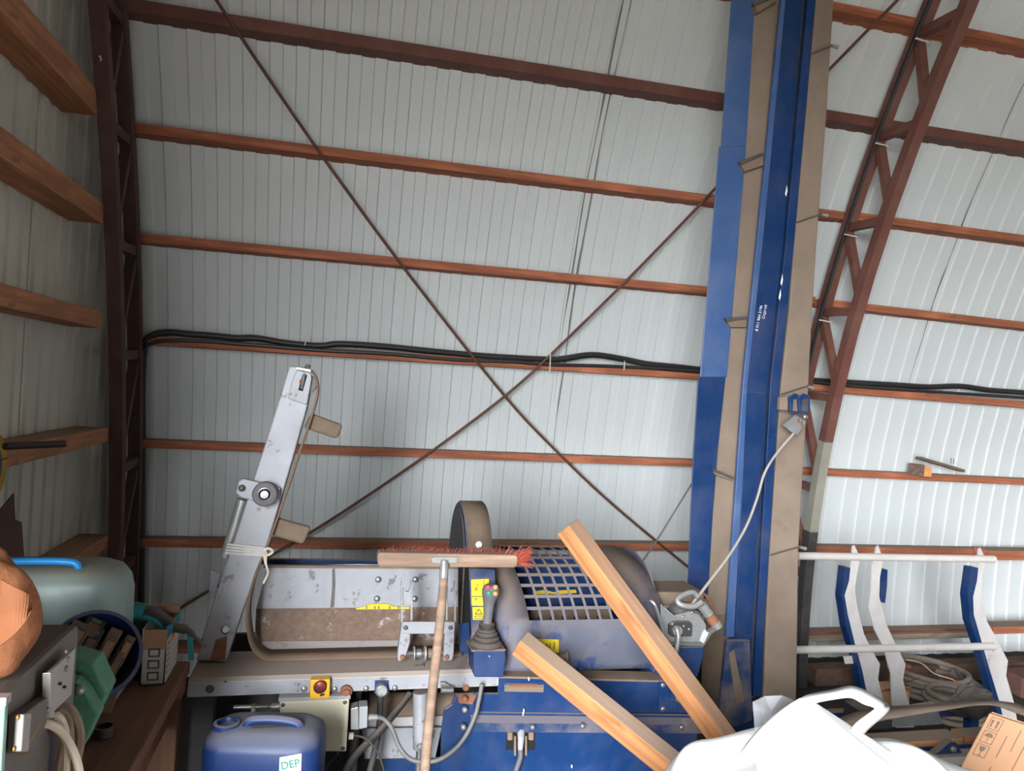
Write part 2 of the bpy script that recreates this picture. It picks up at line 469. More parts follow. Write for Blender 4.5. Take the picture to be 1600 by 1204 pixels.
# ------------------------------------------------------------------ black cable run on the fourth purlin
cr = empty('cable_run', (0, 3.85, 1.78), 'black cables lying wavy along a wooden purlin of the back wall', 'cable')
up = [(216, 1204), (219, 1000), (221, 850), (222, 700), (222, 600), (226, 540), (238, 524), (262, 519), (300, 522), (340, 525), (370, 528), (400, 528), (450, 536), (500, 540), (530, 537), (600, 541), (680, 549), (760, 556), (850, 561), (880, 560), (925, 554), (970, 560), (1010, 568), (1060, 573), (1095, 577), (1150, 581), (1210, 586), (1262, 593), (1330, 597), (1400, 601), (1450, 604), (1500, 603), (1545, 609), (1600, 613), (1660, 619), (1850, 637), (2100, 660)]
MB().tube(smooth_path([on_wall(a, b, .085) for a, b in up], 5), .017, 10).build('thick_cable', 'black_cable', cr, smooth=True)
lowc = [(210, 1204), (211, 900), (212, 700), (215, 575), (235, 537), (300, 532), (400, 539), (500, 547), (600, 552), (700, 561), (800, 565), (850, 569), (930, 571), (1000, 574), (1095, 581), (1210, 590), (1330, 603), (1450, 611), (1600, 621), (1660, 626), (1850, 643), (2100, 666)]
MB().tube(smooth_path([on_wall(a, b, .105) for a, b in lowc], 4), .010, 8).build('thin_cable', 'black_cable', cr, smooth=True)
for (a, b, l) in ((860, 560, 26), (976, 572, 10), (478, 533, 10)):
    p = on_wall(a, b-8, .135); q = on_wall(a-1, b+l-4, .125)
    MB().beam(p, q, .006, .004, (0, 1, 0)).build('cable_tie', 'white_tie', cr)
# conduit that follows the right truss, tied at every rung
cd = empty('truss_conduit', (2.62, 3.5, 2.4), 'black conduit tied along the left edge of the right lattice arch', 'cable')
MB().tube([Vector((2.625, wallY(z)-.175, z)) for z in [.9+.22*i for i in range(20)]], .011, 8).build('conduit', 'black_cable', cd, smooth=True)
for z in zs[4:10]:
    p = Vector((2.60, wallY(z)-.19, z-.05))
    MB().beam(p, p+Vector((.08, 0, -.008)), .006, .006).build('cable_tie', 'white_tie', cd)
# chalk cross on the corner post
ck = empty('chalk_mark', Vector((-.975, wallY(2.95)-.462, 2.85)), 'small chalk cross on the dark corner post', 'mark')
cp = at(157, 91, X=-.946)
MB().box(cp+Vector((-.001, -.018, -.0015)), cp+Vector((.0015, .018, .0015))).build('stroke', 'white_tie', ck)
MB().box(cp+Vector((-.001, -.0015, -.012)), cp+Vector((.0015, .0015, .012))).build('stroke', 'white_tie', ck)

# ================================================================== FIREWOOD PROCESSOR
def px(pts, Y): return [at(a, b, Y=Y) for a, b in pts]
def plate(parent, name, m, pts, Y, th=.006, bevel=0.0, **k):
    """a plate whose outline stands upright at depth Y and which is th thick"""
    return MB().prism(px(pts, Y), (0, th, 0)).build(name, m, parent, bevel=bevel, **k)
def text_mesh(name, body, size, M, m, parent, align='CENTER', extrude=.0004):
    cu = bpy.data.curves.new(name, 'FONT'); cu.body = body; cu.size = size; cu.extrude = extrude; cu.align_x = align; cu.align_y = 'CENTER'
    t = bpy.data.objects.new('tmp_text', cu); C.objects.link(t)
    bpy.context.view_layer.update()
    me = bpy.data.meshes.new_from_object(t.evaluated_get(bpy.context.evaluated_depsgraph_get()))
    bpy.data.objects.remove(t); me.name = name
    me.transform(M.to_3x3().to_4x4())
    me.materials.clear(); me.materials.append(MATS[m])
    o = bpy.data.objects.new(name, me); C.objects.link(o)
    o.parent = parent; o.location = M.to_translation()-WORLD[parent.name]; WORLD[o.name] = M.to_translation()
    return o
def facing(p, ang=0.0, x=None, n=(0, -1, 0)):
    """matrix for text at p, facing -Y, turned by ang in its plane"""
    z = Vector(n).normalized(); xa = Vector((1, 0, 0)); xa = (xa-z*xa.dot(z)).normalized(); ya = z.cross(xa)
    c, s = math.cos(ang), math.sin(ang)
    X, Y = xa*c+ya*s, -xa*s+ya*c
    return Matrix(((X.x, Y.x, z.x, p[0]), (X.y, Y.y, z.y, p[1]), (X.z, Y.z, z.z, p[2]), (0, 0, 0, 1)))

mat('yellow_label', (206, 180, 34), .5, 0, .05, 9, dust=((170, 150, 110), .3, .25))
mat('yellow_plastic', (232, 168, 36), .45, 0, .06, 9)
mat('label_ink', (36, 34, 30), .6, 0, .05, 9)
mat('red_plastic', (112, 38, 34), .4, 0, .1, 9)
mat('cream_box', (196, 190, 166), .5, 0, .04, 5, dust=((170, 156, 136), .6, .1))
mat('grey_plastic', (146, 148, 150), .5, 0, .08, 12)
mat('button_red', (196, 60, 90), .4); mat('button_green', (40, 140, 90), .4); mat('button_orange', (206, 140, 80), .45)
mat('stretch_film', (214, 210, 206), .3, 0, .06, 40, alpha=.75)
mat('string_white', (206, 196, 180), .8)
mat('red_bristle', (160, 72, 58), .7, 0, .25, 60)
mat('weathered_wood', (158, 130, 110), .75, 0, .1, 8, grain='X', dust=((148, 130, 114), .5, .2))
mat('fresh_wood', (198, 136, 88), .65, 0, .1, 5, grain='X', dust=((142, 128, 114), .92, 0))
mat('paint_chip', (222, 222, 222), .6)
mat('writing_white', (226, 228, 232), .6)

fp = empty('firewood_processor', (.4, 2.4, 0), 'blue and silver firewood processing machine with raised infeed arm and mesh hood', 'machine')
YF = 2.15
# chassis: sills, legs and a dark rear panel added to block light
MB().box((-.36, 2.20, .04), (1.16, 2.26, .12)).box((-.36, 2.58, .04), (1.16, 2.64, .12)).box((-.36, 2.26, .05), (-.30, 2.58, .11)).box((1.10, 2.26, .05), (1.16, 2.58, .11)).build('chassis', 'blue_paint', fp, bevel=.004)
for a, b in ((-.33, 2.23), (1.13, 2.23), (-.33, 2.61), (1.13, 2.61)):
    MB().box((a-.03, b-.03, 0), (a+.03, b+.03, .72)).box((a-.06, b-.06, 0), (a+.06, b+.06, .012)).build('leg', 'black_rubber', fp)
MB().box((-.34, 2.60, .12), (1.14, 2.615, .74)).build('rear_light_block', 'black_rubber', fp)
# --- bed
bed = MB()
bed.strip([(-.362, 2.355, .765), (-.362, 2.162, .765), (-.362, YF, .758), (-.362, YF, .722), (-.362, YF+.012, .716)],
          [(.505, 2.355, .765), (.505, 2.162, .765), (.505, YF, .758), (.505, YF, .722), (.505, YF+.012, .716)])
bedo = bed.build('infeed_bed', 'silver_dusty', fp, solid=.005)
MB().box((-.362, YF-.0035, .723), (.50, YF-.003, .757)).build('bed_lip', 'silver_paint', fp)
for a, b, r_ in ((475, 1076, .009), (523, 1076, .0085), (572, 1075, .0085), (617, 1074, .0085)):
    bolt(fp, at(a, b, Y=YF-.004), r=r_)
bolt(fp, at(328, 1076, Y=YF-.004), r=.011, m='dark_steel'); bolt(fp, at(728, 1074, Y=YF-.004), r=.010, m='rust')
for a, b in ((352, 1066), (451, 1068), (655, 1066)): bolt(fp, at(a, b, Y=YF-.004), r=.004, h=.001, m='black_void', name='hole')
MB().lathe(at(541, 1078, Y=YF-.003), (0, -1, 0), [(.017, 0), (.017, .012), (.010, .016), (.010, .022), (.005, .024)], 14).build('knob', 'rust', fp, smooth=True)
# toggle latch on the lip
lt = plate(fp, 'latch', 'galvanised', [(688, 1066), (690, 1081), (706, 1081), (707, 1073), (696, 1066)], YF-.016, .012, bevel=.002)
MB().cyl(at(689, 1077, Y=YF-.022), at(708, 1077, Y=YF-.022), .010, 12).build('latch_pin', 'bright_steel', lt, smooth=True)
# --- yellow stop switch
sw = plate(fp, 'stop_switch', 'yellow_plastic', [(485, 1062), (516, 1061), (515, 1091), (484, 1092)], YF-.03, .026, bevel=.003)
MB().lathe(at(500, 1073, Y=YF-.031), (0, -1, 0), [(.018, 0), (.018, .002), (.001, .0025)], 20).build('recess', 'label_ink', sw)
MB().lathe(at(501, 1069, Y=YF-.032), (0, -1, 0), [(.012, 0), (.015, .008), (.013, .014), (.004, .017)], 18).build('stop_button', 'red_plastic', sw, smooth=True)
MB().beam(at(500, 1086, Y=YF-.031), at(507, 1084, Y=YF-.031), .002, .005, (0, 0, 1)).build('mark', 'label_ink', sw)
for a, b in ((488, 1065), (513, 1064), (512, 1088), (487, 1089)): bolt(sw, at(a, b, Y=YF-.030), r=.003, h=.002, name='screw')
# --- push button on blue bracket
pb = plate(fp, 'button_bracket', 'blue_paint', [(586, 1063), (607, 1063), (608, 1083), (585, 1083)], YF-.008, .006)
MB().lathe(at(596, 1075, Y=YF-.008), (0, -1, 0), [(.0165, 0), (.0165, .02), (.0135, .022), (.0135, .017), (.001, .017)], 20).build('button_ring', 'galvanised', pb, smooth=True)
# --- trough
tp = plate(fp, 'trough_plate', 'silver_paint', [(418, 884), (560, 881), (716, 885), (718, 948), (560, 951), (400, 951)], 2.42, .006)
MB().strip([at(400, 951, Y=2.418), at(398, 1000, Y=2.37), at(396, 1020, Y=2.345)], [at(718, 948, Y=2.418), at(719, 1000, Y=2.37), at(720, 1018, Y=2.345)]).build('trough_flank', 'rusty_trough', fp, solid=.004)
MB().strip([at(402, 1002, Y=2.364), at(402, 1017, Y=2.344)], [at(632, 1000, Y=2.364), at(632, 1016, Y=2.344)]).build('worn_edge', 'silver_paint', fp, solid=.003)
MB().beam(at(412, 884, Y=2.415), at(716, 886, Y=2.415), .014, .008).build('trough_rim', 'tan_cleat', fp)
MB().beam(at(400, 876, Y=2.56), at(596, 878, Y=2.56), .02, .016).build('rear_rail', 'blue_paint', fp)
for a, b in ((591, 905), (589, 935), (649, 905), (648, 935)): bolt(tp, at(a, b, Y=2.419), r=.0105, h=.009)
yl = plate(tp, 'arrow_label', 'yellow_label', [(556, 950), (570, 947), (580, 943), (606, 943), (613, 947), (640, 948), (640, 952), (557, 952)], 2.414, .003)
for a in (572, 585, 591, 608, 622): MB().box(at(a, 951, Y=2.4125), at(a+1.5, 946.5, Y=2.4138)).build('mark', 'label_ink', yl)
plate(tp, 'scrape_mark', 'dark_steel', [(519, 890), (523, 886), (524, 912), (522, 948), (516, 949), (519, 915)], 2.4185, .001)
# --- infeed arm (raised)
Y0, DA = 2.26, .085
arm = MB().prism(px([(452, 571), (470, 573), (487, 600), (479, 640), (458, 715), (436, 790), (414, 862), (380, 952), (353, 1034), (306, 1032), (318, 988), (345, 905), (372, 825), (395, 752), (424, 662)], Y0), (0, DA, 0)).build('infeed_arm', 'silver_paint', fp, bevel=.004)
plate(arm, 'rust_patch', 'rust', [(337, 999), (355, 993), (352, 1030), (328, 1032)], Y0-.0008, .0006)
hd = plate(arm, 'tension_plate', 'silver_paint', [(464, 577), (486, 583), (487, 592), (480, 630), (476, 632), (450, 622), (456, 596)], Y0-.008, .007, bevel=.002)
plate(hd, 'slot', 'black_void', [(473, 584), (480, 586), (473, 611), (466, 609)], Y0-.0088, .0006)
MB().tube([at(476, 583, Y=Y0-.012), at(471, 607, Y=Y0-.012)], .0035, 8).build('tension_screw', 'bright_steel', hd)
bolt(hd, at(472, 596, Y=Y0-.010), r=.008, m='rust')
MB().beam(at(464, 575, Y=Y0-.008), at(486, 579, Y=Y0-.008), .018, .006).build('cap_strip', 'galvanised', hd)
bolt(hd, at(481, 573, Y=Y0-.002), (0, 0, 1), r=.008, h=.01, m='dark_steel')
MB().cyl(at(478, 600, Y=Y0+.004), at(478, 600, Y=Y0+.004)+Vector((0, DA-.008, 0)), .030, 20).build('end_roller', 'dark_steel', fp, smooth=True)
# belt: runs on the bed, bends up and climbs the arm, over the roller
bp = [(722, 1030), (600, 1032), (470, 1034), (432, 1034), (408, 1027), (393, 1010), (387, 985), (386, 958), (391, 925), (402, 890), (420, 846), (446, 772), (470, 700), (488, 646), (496, 614), (494, 592), (485, 578), (474, 574)]
bt = smooth_path([at(a, b, Y=Y0) for a, b in bp], 5)
for p in bt: p.z = max(p.z, .7725)
bl = MB().strip(bt, [p+Vector((0, DA, 0)) for p in bt]).build('infeed_belt', 'brown_belt', fp, solid=.006, smooth=True)
def flight(pts, bend):
    A = px(pts, Y0+.025); n = len(A)
    mb = MB(); top = [A[0].lerp(A[1], i/8) for i in range(9)]; bot = [A[3].lerp(A[2], i/8) for i in range(9)]
    cv = lambda i: Vector((0, -bend*math.sin(math.pi*min(i/8+.15, 1)), 0))
    mb.strip([p+cv(i) for i, p in enumerate(top)], [p+cv(i)*.4 for i, p in enumerate(bot)], (0, .028, 0))
    return mb.build('flight', 'tan_cleat', bl, bevel=.009)
flight([(486, 645), (536, 664), (527, 686), (474, 668)], .012); flight([(432, 808), (486, 824), (474, 851), (424, 836)], .01)
# wheel with bracket on the arm
br = plate(arm, 'wheel_bracket', 'silver_paint', [(372, 752), (380, 747), (418, 756), (438, 762), (436, 784), (405, 785), (376, 777), (368, 770)], Y0-.020, .014, bevel=.003)
bolt(br, at(378, 762, Y=Y0-.021), r=.010, h=.014, m='dark_steel')
wc = at(415, 770, Y=Y0-.021)
MB().lathe(wc, (0, -1, 0), [(.031, 0), (.035, .004), (.035, .026), (.031, .030), (.022, .031), (.022, .029)], 28).build('wheel', 'grey_rubber', br, smooth=True)
MB().lathe(wc+Vector((0, -.028, 0)), (0, -1, 0), [(.020, 0), (.020, .003), (.017, .004), (.015, .001), (.012, .001), (.011, .006), (.001, .007)], 24).build('wheel_hub', 'bright_steel', br, smooth=True)
MB().tube([at(379, 780, Y=Y0+.03), at(362, 838, Y=Y0+.03), at(352, 870, Y=Y0+.03)], .016, 12).build('gas_strut', 'galvanised', arm, smooth=True)
plate(arm, 'lug', 'silver_paint', [(330, 890), (344, 895), (335, 935), (326, 930)], Y0+.07, .008)
MB().lathe(at(353, 983, Y=Y0), (0, -1, 0), [(.014, 0), (.014, .004), (.010, .006), (.009, .002), (.001, .002)], 20).build('ring_bolt', 'bright_steel', arm, smooth=True)
for k in range(4):
    a = at(357-k*1.2, 850+k*4.5, Y=Y0-.003); b = at(416-k*1.2, 857+k*3.5, Y=Y0-.003)
    d = Vector((0, DA+.008, 0))
    MB().tube([a, b, b+d+Vector((.004, 0, 0)), a+d, a], [.0035, .0045, .004, .004, .0035], 6).build('film_wrap', 'stretch_film', arm, smooth=True)
kn = at(418, 862, Y=Y0-.012)
MB().tube(smooth_path([kn+Vector((-.012, 0, .004)), kn+Vector((.004, -.006, .012)), kn+Vector((.014, 0, .0)), kn+Vector((0, .004, -.010)), kn+Vector((-.006, -.004, .004))], 5), .004, 6).build('string_knot', 'string_white', arm)
MB().strip(smooth_path([at(411, 866, Y=Y0-.012), at(413, 880, Y=Y0-.018), at(417, 894, Y=Y0-.014), at(410, 910, Y=Y0-.012)], 4), smooth_path([at(417, 866, Y=Y0-.008), at(417, 880, Y=Y0-.016), at(420, 895, Y=Y0-.010), at(412, 912, Y=Y0-.012)], 4)).build('string_tail', 'string_white', arm, solid=.002)
# --- log clamp
YC = 2.19
cl = plate(fp, 'log_clamp', 'silver_paint', [(629, 971), (711, 971), (710, 990), (629, 990)], YC, .01, bevel=.002)
plate(cl, 'upright', 'silver_paint', [(628, 972), (641, 988), (641, 1002), (633, 1030), (622, 1033), (621, 1024)], YC+.011, .035, bevel=.003)
plate(cl, 'upright', 'silver_paint', [(695, 990), (711, 975), (709, 1024), (706, 1032), (693, 1032)], YC+.011, .035, bevel=.003)
for xs in ((628, 643), (698, 711)):
    for a in xs:
        plate(cl, 'prong', 'galvanised', [(a-1.4, 972), (a+1.4, 972), (a+1.4, 914), (a, 908), (a-1.4, 916)], YC+.012, .02)
    a, b = xs
    plate(cl, 'notched_jaw', 'silver_paint', [(a+1.5, 917), (a+6, 924), (b-5, 924), (b-1.5, 917), (b-1.5, 946), (b-6, 938), (a+6, 938), (a+1.5, 946)], YC+.018, .008)
bolt(cl, at(634, 980, Y=YC), r=.007, m='dark_steel'); bolt(cl, at(704, 980, Y=YC), r=.007, m='dark_steel')
bolt(cl, at(629, 1026, Y=YC+.01), r=.008, m='rust'); bolt(cl, at(698, 1026, Y=YC+.01), r=.008, m='rust')
MB().cyl(at(634, 1021, Y=YC+.03), at(694, 1020, Y=YC+.03), .008, 12).build('pivot_shaft', 'dark_steel', cl, smooth=True)
for a, m_, r_, t in ((647, 'galvanised', .021, 3), (654, 'bright_steel', .013, 9), (664, 'galvanised', .022, 4), (673, 'tan_cleat', .014, 9)):
    c = at(a, 1020, Y=YC+.03); MB().lathe(c-Vector((t*.0009, 0, 0)), (1, 0, 0), [(r_*.92, 0), (r_, .001), (r_, t*.0018-.001), (r_*.92, t*.0018)], 18).build('collar', m_, cl, smooth=True)
MB().cyl(at(648, 1045, Y=YC+.01), at(664, 1045, Y=YC+.01), .012, 14).build('stop_pin', 'tan_cleat', cl, smooth=True)
MB().cyl(at(658, 1044, Y=YC+.005), at(661, 1044, Y=YC+.005), .014, 14).build('stop_ring', 'bright_steel', cl, smooth=True)
MB().box(at(582, 1016, Y=2.34), at(600, 1014, Y=2.335)).build('hinge', 'rust', fp)
# --- saw guard: half-round cover standing across the bed
def halfround(y0, y1, zb, zt, x, n=18):
    r = (y1-y0)/2; cy = (y0+y1)/2
    return [Vector((x, y1, zb))]+[Vector((x, cy+r*math.cos(math.pi*i/n), zt-r+r*math.sin(math.pi*i/n))) for i in range(n+1)]+[Vector((x, y0, zb))]
sg = MB().prism(halfround(2.35, 2.72, .76, 1.205, .422), (.088, 0, 0)).build('saw_guard', 'blue_dusty', fp, bevel=.004)
MB().prism(halfround(2.375, 2.69, .80, 1.18, .419), (.003, 0, 0)).build('guard_side', 'dark_steel', sg)
MB().strip(halfround(2.347, 2.723, .9, 1.208, .428)[1:-1], halfround(2.347, 2.723, .9, 1.208, .504)[1:-1]).build('guard_rim', 'tan_cleat', sg, solid=.002, smooth=True)
MB().lathe(at(748, 850, Y=2.347), (0, -1, 0), [(.010, 0), (.011, .003), (.008, .004), (.006, .001)], 14).build('emblem', 'paint_chip', sg)
plate(fp, 'saw_slot', 'black_void', [(716, 885), (733, 885), (736, 985), (722, 1028), (716, 985)], 2.30, .004)
plate(fp, 'chain_edge', 'tan_cleat', [(724, 886), (726, 886), (721, 985), (719, 985)], 2.295, .004)
plate(fp, 'slot_cheek', 'blue_paint', [(716, 975), (733, 972), (735, 1010), (726, 1034), (718, 1030)], 2.285, .004)
# --- control panel strip with labels
cpn = plate(fp, 'control_panel', 'blue_dusty', [(733, 888), (773, 890), (777, 1000), (790, 1052), (727, 1052), (737, 990)], 2.205, .012)
l1 = plate(cpn, 'warning_label', 'yellow_label', [(736, 905), (764, 904), (764, 946), (737, 946)], 2.202, .002)
l2 = plate(cpn, 'warning_label', 'yellow_label', [(738, 948), (758, 948), (758, 968), (739, 968)], 2.202, .002)
l3 = plate(cpn, 'warning_label', 'yellow_label', [(760, 947), (766, 947), (766, 968), (760, 968)], 2.202, .002)
plate(l1, 'divider', 'label_ink', [(755.5, 905), (756.3, 905), (756.3, 946), (755.5, 946)], 2.2012, .0006)
plate(l1, 'divider', 'label_ink', [(737, 931), (755, 931), (755, 932), (737, 932)], 2.2012, .0006)
for a, b, t in ((746, 913, '~'), (744, 936, '='), (757, 934, '+'), (758, 941, 'N'), (744, 920, 'II')):
    text_mesh('symbol', t, .017, facing(at(a, b, Y=2.2012)), 'label_ink', l1)
def ringpoly(parent, pts, Y, wd, m, name):
    n = len(pts)
    mb = MB()
    for i in range(n): mb.beam(at(*pts[i], Y=Y), at(*pts[(i+1) % n], Y=Y), .001, wd, (1, 0, 1))
    return mb.build(name, m, parent)
ringpoly(l2, [(748, 951), (753.5, 959), (742.5, 959)], 2.2012, .002, 'label_ink', 'triangle')
text_mesh('symbol', '!', .011, facing(at(748, 956.4, Y=2.2012)), 'label_ink', l2)
ringpoly(l2, [(742, 962), (755, 962), (755, 966), (742, 966)], 2.2012, .0015, 'label_ink', 'frame_mark')
# --- joystick
js = MB().prism([at(740, 1016, Y=2.10), at(790, 1016, Y=2.10), at(791, 1030, Y=2.10), at(787, 1058, Y=2.10), at(741, 1058, Y=2.10)], (0, .10, 0)).build('joystick_box', 'blue_paint', fp, bevel=.004)
bolt(js, at(765, 1025, Y=2.099), r=.004, h=.004)
jb = at(764, 1016, Y=2.10)+Vector((0, .048, .009))
MB().lathe(jb+Vector((0, 0, -.008)), (0, 0, 1), [(.050, 0), (.050, .004), (.045, .010), (.037, .013), (.040, .018), (.039, .022), (.031, .026), (.034, .031), (.033, .035), (.026, .039), (.028, .043), (.022, .047), (.024, .052), (.024, .062), (.016, .065)], 24).build('bellows', 'black_rubber', js, smooth=True)
MB().box(jb+Vector((-.052, -.046, -.013)), jb+Vector((.052, .046, -.007))).build('gasket', 'tan_cleat', js, bevel=.005)
g0 = jb+Vector((0, 0, .044))
gp = [g0, g0+Vector((.001, 0, .015)), g0+Vector((.002, -.001, .042)), g0+Vector((.002, -.003, .078)), g0+Vector((.005, -.005, .104)), g0+Vector((.006, -.006, .122)), g0+Vector((.006, -.006, .129))]
grip = MB().tube(smooth_path(gp, 4), [.014, .014, .014, .014, .014, .014, .014, .014, .0145, .0155, .016, .017, .019, .021, .0235, .0255, .0265, .027, .0265, .025, .023, .021, .018, .013, .006], 16).build('grip', 'grey_rubber', js, smooth=True)
for a, b, m_ in ((763, 917, 'button_red'), (774, 917, 'button_orange'), (764, 926, 'button_green'), (774, 927, 'button_orange')):
    p = at(a, b, Y=2.116)
    MB().lathe(p, (0, -1, .15), [(.0065, 0), (.0065, .003), (.004, .005), (.001, .0055)], 14).build('button', m_, grip, smooth=True)
# --- hood with expanded mesh window
HP = [(2.185, .745), (2.186, .80), (2.19, .855), (2.205, .90), (2.23, .945), (2.265, .985), (2.31, 1.02), (2.37, 1.045), (2.45, 1.058), (2.54, 1.055), (2.60, 1.03)]
def hcurve(t):
    f = t*(len(HP)-1); i = min(int(f), len(HP)-2); f -= i
    y0, z0 = HP[max(i-1, 0)]; y1, z1 = HP[i]; y2, z2 = HP[i+1]; y3, z3 = HP[min(i+2, len(HP)-1)]
    c = lambda a, b, c_, d: .5*((2*b)+(c_-a)*f+(2*a-5*b+4*c_-d)*f*f+(3*b-a-3*c_+d)*f**3)
    return c(y0, y1, y2, y3), c(z0, z1, z2, z3)
hxl = lambda t: .492-.0*t
hxr = lambda t: 1.075-.10*max(0, t-.15)
TW0, TW1 = .29, .86
wl = lambda t: .560+.045*(1-(t-TW0)/(TW1-TW0))
wr = lambda t: .915-.06*((t-TW0)/(TW1-TW0))
nt_ = 28
ts = sorted(set([round(i/nt_, 4) for i in range(nt_+1)]+[TW0, TW1]))
mb = MB()
def hp3(x, t, off=0.0):
    y, z = hcurve(t); y2, z2 = hcurve(min(1, t+.01)); y1, z1 = hcurve(max(0, t-.01))
    n = Vector((0, -(z2-z1), (y2-y1))).normalized()
    return Vector((x, y, z))+n*off
rows = []
for t in ts: rows.append([hp3(v, t) for v in (hxl(t), wl(min(max(t, TW0), TW1)), wr(min(max(t, TW0), TW1)), hxr(t))])
pts = [p for r_ in rows for p in r_]
fs = []
for i in range(len(ts)-1):
    for j in range(3):
        if j == 1 and ts[i] >= TW0-1e-6 and ts[i+1] <= TW1+1e-6: continue
        fs.append((4*i+j, 4*i+j+1, 4*i+5+j, 4*i+4+j))
hood = mb.poly(pts, fs).build('hood', 'hood_dusty', fp, solid=.004, smooth=True)
sd = [hp3(hxr(t), t) for t in ts]
MB().prism([Vector((1.06-.02, p.y, p.z)) for p in sd]+[Vector((1.04, 2.60, .745))], (.004, 0, 0)).build('hood_end', 'hood_dusty', hood)
MB().prism([Vector((.494, p.y, p.z)) for p in sd]+[Vector((.494, 2.60, .745))], (.004, 0, 0)).build('hood_end', 'hood_dusty', hood)
grid = []
NC, NR = 8, 8
for k in range(1, NC):
    A = [];
    tt = [TW0+(TW1-TW0)*i/24 for i in range(25)]
    L_ = [hp3(wl(t)+(wr(t)-wl(t))*k/NC-.0042, t, .001) for t in tt]; R_ = [hp3(wl(t)+(wr(t)-wl(t))*k/NC+.0042, t, .001) for t in tt]
    MB().strip(L_, R_).build('mesh_bar', 'hood_dusty', hood, solid=.003)
for k in range(1, NR):
    t = TW0+(TW1-TW0)*k/NR
    MB().strip([hp3(wl(t), t-.0095, .001), hp3(wr(t), t-.0095, .001)], [hp3(wl(t), t+.0095, .001), hp3(wr(t), t+.0095, .001)]).build('mesh_bar', 'hood_dusty', hood, solid=.003)
# inside the hood
ins = MB().box((.53, 2.50, .76), (1.03, 2.51, 1.03)).build('inner_wall', 'blue_paint', fp)
isl = plate(ins, 'arrow_label', 'yellow_label', [(833, 924), (852, 921), (866, 925), (874, 922), (900, 921), (901, 926), (874, 928), (860, 927), (846, 928), (833, 928)], 2.494, .003)
MB().box((.66, 2.40, .755), (.95, 2.41, .875)).build('perforated_plate', 'tan_cleat', fp)
for i in range(6):
    for j in range(2): MB().box((.69+.042*i, 2.398, .80+.035*j), (.705+.042*i, 2.3995, .812+.035*j)).build('hole', 'black_void', fp)
MB().cyl((.585, 2.36, .84), (.585, 2.42, .84), .022, 14).build('pivot_boss', 'galvanised', fp, smooth=True)
MB().box((.575, 2.38, .755), (.595, 2.40, .83)).build('pivot_arm', 'galvanised', fp)
yl2 = plate(hood, 'warning_label', 'yellow_label', [(838, 998), (873, 999), (873, 1020), (838, 1019)], 2.182, .003)
text_mesh('symbol', '= N', .022, facing(at(852, 1009, Y=2.1812)), 'label_ink', yl2); text_mesh('symbol', 'I', .03, facing(at(866, 1009, Y=2.1812)), 'label_ink', yl2)
MB().lathe(at(868, 1026, Y=2.175), (1, -.1, 0), [(.012, 0), (.012, .03), (.020, .031), (.020, .036), (.006, .038)], 16).build('hinge_stub', 'tan_cleat', fp, smooth=True)
# --- blue front panels
upn = MB().prism([Vector((p.x, YF, p.z)) for p in px([(778, 1058), (900, 1060), (1092, 1066), (1092, 1114), (740, 1112), (740, 1083), (778, 1083)], YF)], (0, .010, 0)).build('upper_panel', 'blue_paint', fp, bevel=.002)
q0, q1 = at(735, 1112, Y=YF), at(1095, 1117, Y=YF)
MB().strip([q0, q0+Vector((0, -.016, -.024)), q0+Vector((0, -.016, -.05))], [q1, q1+Vector((0, -.016, -.024)), q1+Vector((0, -.016, -.05))]).build('ledge', 'blue_dusty', fp, solid=.004)
e0, e1 = at(778, 1059, Y=YF-.004), at(1093, 1067, Y=YF-.004)
MB().strip([e0, e0+Vector((0, .06, .004))], [e1, e1+Vector((0, .06, .004))], (0, 0, .006)).build('top_ledge', 'tan_cleat', fp)
lpn = MB().prism([Vector((p.x, YF-.006, p.z)) for p in px([(713, 1084), (742, 1083), (742, 1112), (1092, 1117), (1089, 1163), (1122, 1167), (1126, 1210), (1126, 1300), (690, 1300), (688, 1210), (690, 1140), (694, 1108), (706, 1100)], YF-.006)], (0, .012, 0)).build('lower_panel', 'blue_paint', fp, bevel=.003)
MB().box((.36, YF, .13), (1.16, YF+.012, .50)).build('skirt', 'blue_paint', fp)
for a, b, r_, m_ in ((832, 1135, .0085, 'bright_steel'), (910, 1133, .0085, 'bright_steel'), (1064, 1135, .0085, 'bright_steel'), (726, 1091, .009, 'rust'), (726, 1108, .009, 'galvanised'), (724, 1135, .0085, 'galvanised'), (595+1, 1083, .001, 'rust')):
    bolt(lpn, at(a, b, Y=YF-.024), r=r_, h=.012, m=m_)
plate(lpn, 'rust_stain', 'rust', [(715, 1084), (745, 1085), (738, 1100), (717, 1098)], YF-.0066, .0005)
sl = plate(upn, 'slot', 'tan_cleat', [(789, 1067), (850, 1068), (849, 1081), (788, 1080)], YF-.0008, .0008, bevel=0)
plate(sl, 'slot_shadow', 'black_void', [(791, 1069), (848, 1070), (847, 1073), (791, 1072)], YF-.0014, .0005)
MB().cyl(at(790, 1070, Y=YF-.003), at(849, 1071, Y=YF-.003), .004, 8).build('hinge_rod', 'rust', sl, smooth=True)
for a in (792, 845): MB().box(at(a-4, 1072.5, Y=YF-.008), at(a+4, 1068, Y=YF-.002)).build('rod_end', 'bright_steel', sl)
for a, b in ((826, 1060.5), (818, 1110), (817, 1115), (893, 1197)):
    plate(lpn, 'paint_chip', 'paint_chip', [(a, b-4), (a+1.6, b-1), (a+.8, b+3), (a-.8, b+1.5)], YF-.0245, .0004)
sk = plate(lpn, 'socket_opening', 'black_void', [(792, 1141), (836, 1143), (836, 1171), (790, 1171)], YF-.0075, .001)
MB().tube([at(814, 1142, Y=YF-.01), at(814, 1153, Y=YF-.03), at(813, 1170, Y=YF-.035)], [.012, .010, .008], 12).build('plug', 'grey_plastic', sk, smooth=True)
